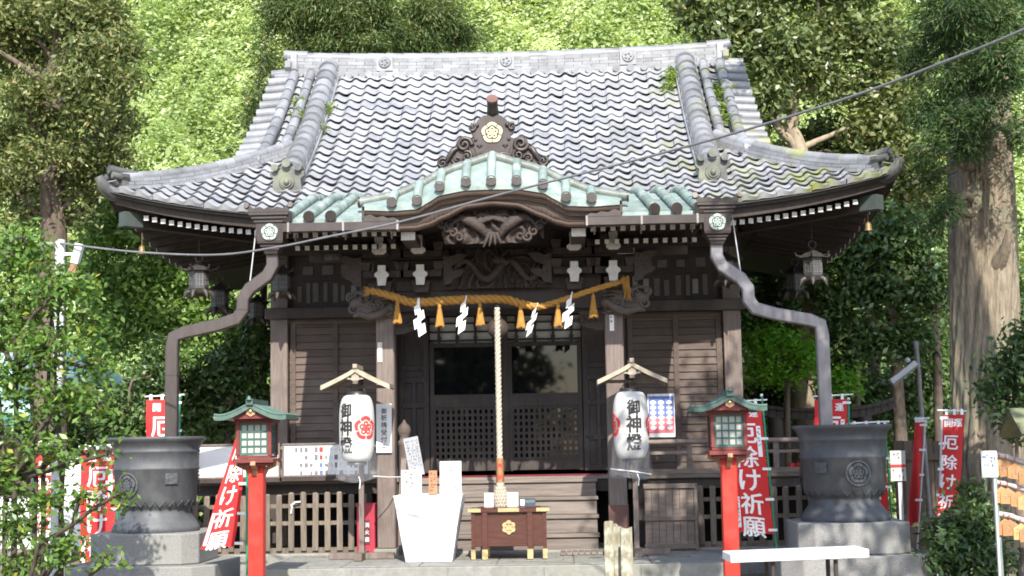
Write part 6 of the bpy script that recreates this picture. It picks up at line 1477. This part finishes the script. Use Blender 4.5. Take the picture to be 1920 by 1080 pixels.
# the great cedar on the right
Y = 18.6
CED = thing('cedar_tree', col(1845, 1080, Y, 0), 'great old cedar with a broad furrowed trunk beside the votive tablets', 'cedar')
mb = MB(); random.seed(15)
tp = [Vector(col(1853, 1085, Y, -.15)), Vector(col(1855, 980, Y)), Vector(col(1855, 800, Y)), Vector(col(1850, 560, Y)), Vector(col(1844, 330, Y)), Vector(col(1836, 120, Y)), Vector(col(1826, -200, Y)), Vector(col(1820, -700, Y))]
tr = [.56, .46, .405, .395, .385, .35, .30, .2]
fine = smooth(tp, 26); nn = len(fine); sg = 110
from mathutils import noise as _nz
def trunk_pt(i, k):
    t = i/(nn-1)*7; a = int(min(6, t)); r_ = tr[a]+(tr[a+1]-tr[a])*(t-a); q = 2*PI*k/sg; z = fine[i].z; cq, sq_ = math.cos(q), math.sin(q)
    tw_ = q+.25*math.sin(z*.9)
    ridge = abs(_nz.noise(Vector((math.cos(tw_)*5.5, math.sin(tw_)*5.5, z*.55))))
    flake = _nz.noise(Vector((cq*11, sq_*11, z*2.6)))
    furrow = -.06*max(0, .22-ridge)/.22+.02*flake+.05*math.sin(2*q+.8+z*.12)+.035*math.sin(3*q-z*.2)+.05*max(0, 1-z/1.3)*math.sin(5*q)
    return fine[i]+Vector(((r_+furrow)*cq, (r_+furrow)*sq_, 0))
mb.add([trunk_pt(i, k) for i in range(nn) for k in range(sg)], [(i*sg+k, i*sg+(k+1) % sg, (i+1)*sg+(k+1) % sg, (i+1)*sg+k) for i in range(nn-1) for k in range(sg)], 0, True)
mb.tube([Vector(col(1868, 500, Y-.25)), Vector(col(1885, 470, Y-.5)), Vector(col(1893, 430, Y-.6))], [.12, .07, .04], 8)
cl = [clump(1770, 60, 75, 45, 18), clump(1860, 40, 90, 60, 17.8), clump(1800, 150, 70, 45, 17.6), clump(1880, 150, 55, 40, 17.4), clump(1740, 210, 50, 34, 17.8), clump(1790, 230, 60, 28, 17.4), clump(1745, 280, 40, 26, 17.4), clump(1905, 250, 26, 36, 17.2), clump(1770, 390, 26, 46, 17.6), clump(1745, 330, 36, 24, 17.6), clump(1720, 120, 34, 34, 18.4), clump(1740, 420, 26, 30, 17.7), clump(1870, 110, 60, 50, 17.3), clump(1790, 20, 80, 50, 17.3), clump(1815, 275, 40, 30, 17.6), clump(1850, 210, 50, 34, 17.4),
      clump(1820, -120, 150, 70, 18.2), clump(1700, -60, 90, 40, 18.6), clump(1640, -150, 120, 60, 19), clump(1800, -300, 220, 90, 18.4), clump(1600, -330, 160, 80, 19), clump(1820, -520, 260, 100, 18.6), clump(1970, -60, 80, 160, 18), clump(1990, 250, 60, 120, 17.6), clump(1560, -480, 160, 70, 18)]
for c, r in cl:
    c = Vector(c); s = min(fine, key=lambda p: abs(p.z-(c.z+.2)))
    trunk_tube(mb, [s, s.lerp(c, .5)+Vector((0, 0, .15)), c, c+(c-s).normalized()*r[0]*.6], .07, .015, 6, .03)
    for k in range(5):
        d = Vector((random.gauss(0, 1), random.gauss(0, 1), random.gauss(-.2, .5))).normalized(); trunk_tube(mb, [c, c+Vector((d.x*r[0], d.y*r[1], d.z*r[2]))*.9], .02, .005, 5, .02)
mb.build('trunk', [BARK_C], CED)
P_, O_, R_ = clumps_points(cl, 130000, 26, .075, 1.9)
V = leaf_cloud(P_, .085, .2, .3, out=O_*.4, axis=O_, droop=.45)
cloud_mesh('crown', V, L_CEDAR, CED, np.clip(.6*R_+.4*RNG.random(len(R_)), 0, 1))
# shrubs at the foot of the cedar and at the right edge
for (lab, cl, n, sz, m, Y, b, sd_) in (
    ('leafy shrub crowding the cedar trunk at the edge of view', [clump(1895, 690, 40, 40, 16.5), clump(1910, 770, 34, 50, 16.5), clump(1870, 740, 24, 30, 16.5), clump(1930, 640, 40, 40, 16.5)], 3000, .10, L_DARK, 16.5, (1905, 1000), 21),
    ('low ferny shrub at the foot of the cedar', [clump(1822, 935, 22, 18, 17), clump(1775, 995, 34, 22, 16.6), clump(1830, 990, 40, 30, 16.4), clump(1800, 1045, 60, 30, 16.2), clump(1860, 1055, 30, 26, 16)], 3800, .10, L_DARK, 16.6, (1800, 1060), 22)):
    bb = at(*b, Y); c0 = Vector(cl[0][0])
    tree('woodland_shrub', lab, 'shrub', (bb.x, Y, 0), [(bb.x, Y, -.1), (bb.x+.05, Y, .4), tuple(c0)], .04, .015, cl, n, sz, .4, m, BARK, 8, .10, seed=sd_, twigs=2)
# backdrop woodland on the slope to the right and left, deeper in
def mass(name, lab, x0, x1, y0, y1, zmax, n, size, m):
    cl = []
    for k in range(60):
        x, y = RNG.uniform(x0, x1), RNG.uniform(y0, y1); z = max(.3, hill_z(x, y))+RNG.uniform(0, zmax)
        cl.append(((x, y, z), (RNG.uniform(.7, 1.4), RNG.uniform(.6, 1.1), RNG.uniform(.6, 1.1))))
    P, O, R_ = clumps_points(cl, n, 10, .2)
    V = leaf_cloud(P, size, .48, .4, out=O*.6)
    cloud_mesh(name, V, m, None, np.clip(.55*R_+.45*RNG.random(len(R_)), 0, 1), label=lab, category='woodland', kind='stuff')
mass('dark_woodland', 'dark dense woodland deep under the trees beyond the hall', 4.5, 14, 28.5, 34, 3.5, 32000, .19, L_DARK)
mass('woodland_edge', 'mixed green woodland edge behind the leafy bush', -15, -5.5, 28.5, 32, 2.5, 24000, .17, L_MID)
# weeds growing in the roof valleys
for (pts, lab) in (([(1258, 150), (1254, 165), (1262, 140)], 'tuft of green weeds under the ridge where the roof tiles meet'), ([(1352, 180), (1357, 205), (1364, 225), (1348, 165)], 'mossy weeds along the roof verge beside the camellia'), ([(563, 195), (560, 215), (570, 225), (606, 215), (600, 245), (612, 205)], 'pale weeds on the descending roof ridge facing the slope')):
    cl = []
    for p in pts:
        c = None
        for Yk in np.arange(19., 22.6, .02):      # where the view meets the tiles
            q = at(*p, Yk)
            if q.z < roof_f(q.x, Yk-YF).z+.08: c = q; break
        if c is not None: cl.append((tuple(c), (.10, .10, .09)))
    if cl:
        P, O, R_ = clumps_points(cl, 260*len(cl), 8, .05); V = leaf_cloud(P, .07, .3, .6, out=O*.3, axis=O)
        cloud_mesh('roof_weeds', V, MOSSLEAF, None, label=lab, category='weeds', kind=None)

# the wood across the forecourt, facing the hall (seen in its window panes)
cl = [((RNG.uniform(-16, 16), RNG.uniform(-17, -13), RNG.uniform(.0, 8.5)), (RNG.uniform(1.6, 2.8), 1.5, RNG.uniform(1.2, 2.2))) for _ in range(64)]
P, O, R_ = clumps_points(cl, 30000, 10, .3)
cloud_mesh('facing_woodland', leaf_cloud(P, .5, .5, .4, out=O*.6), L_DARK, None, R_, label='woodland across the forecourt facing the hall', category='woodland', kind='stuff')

# a tall tree standing to the right of the viewer; its boughs throw broken shade on the right of the hall
Tc = [((RNG.uniform(3.0, 5.9), RNG.uniform(8.0, 11.4), RNG.uniform(7.0, 9.5)), (RNG.uniform(.5, 1.0), RNG.uniform(.5, 1.0), RNG.uniform(.3, .6))) for _ in range(26)]
tree('shade_tree', 'tall spreading tree beside the forecourt shading the end of the hall', 'tree', (7.5, 10.5, 0), [(7.5, 10.5, -.1), (7.45, 10.5, 3.5), (7.2, 10.8, 7), (6.8, 11, 10.5)], .35, .14, Tc, 7000, .2, .5, L_DARK, BARK, 10, .2, seed=31, wob=.04)

n = 420; P = np.stack([RNG.uniform(-3.2, 3.2, n), RNG.uniform(16.6, 18.35, n), np.full(n, .283)], 1); P[np.abs(P[:, 0]) > 2.65, 2] = -.02
V = leaf_cloud(P, .045, .55, 6.0)
cloud_mesh('fallen_leaves', V, leafmat('dry fallen leaf', [(0, (.10, .07, .03)), (.6, (.22, .15, .06)), (1, (.30, .27, .08))], .1, .8, .2), None, label='dry leaves fallen on the stone platform', category='fallen leaves', kind='stuff')
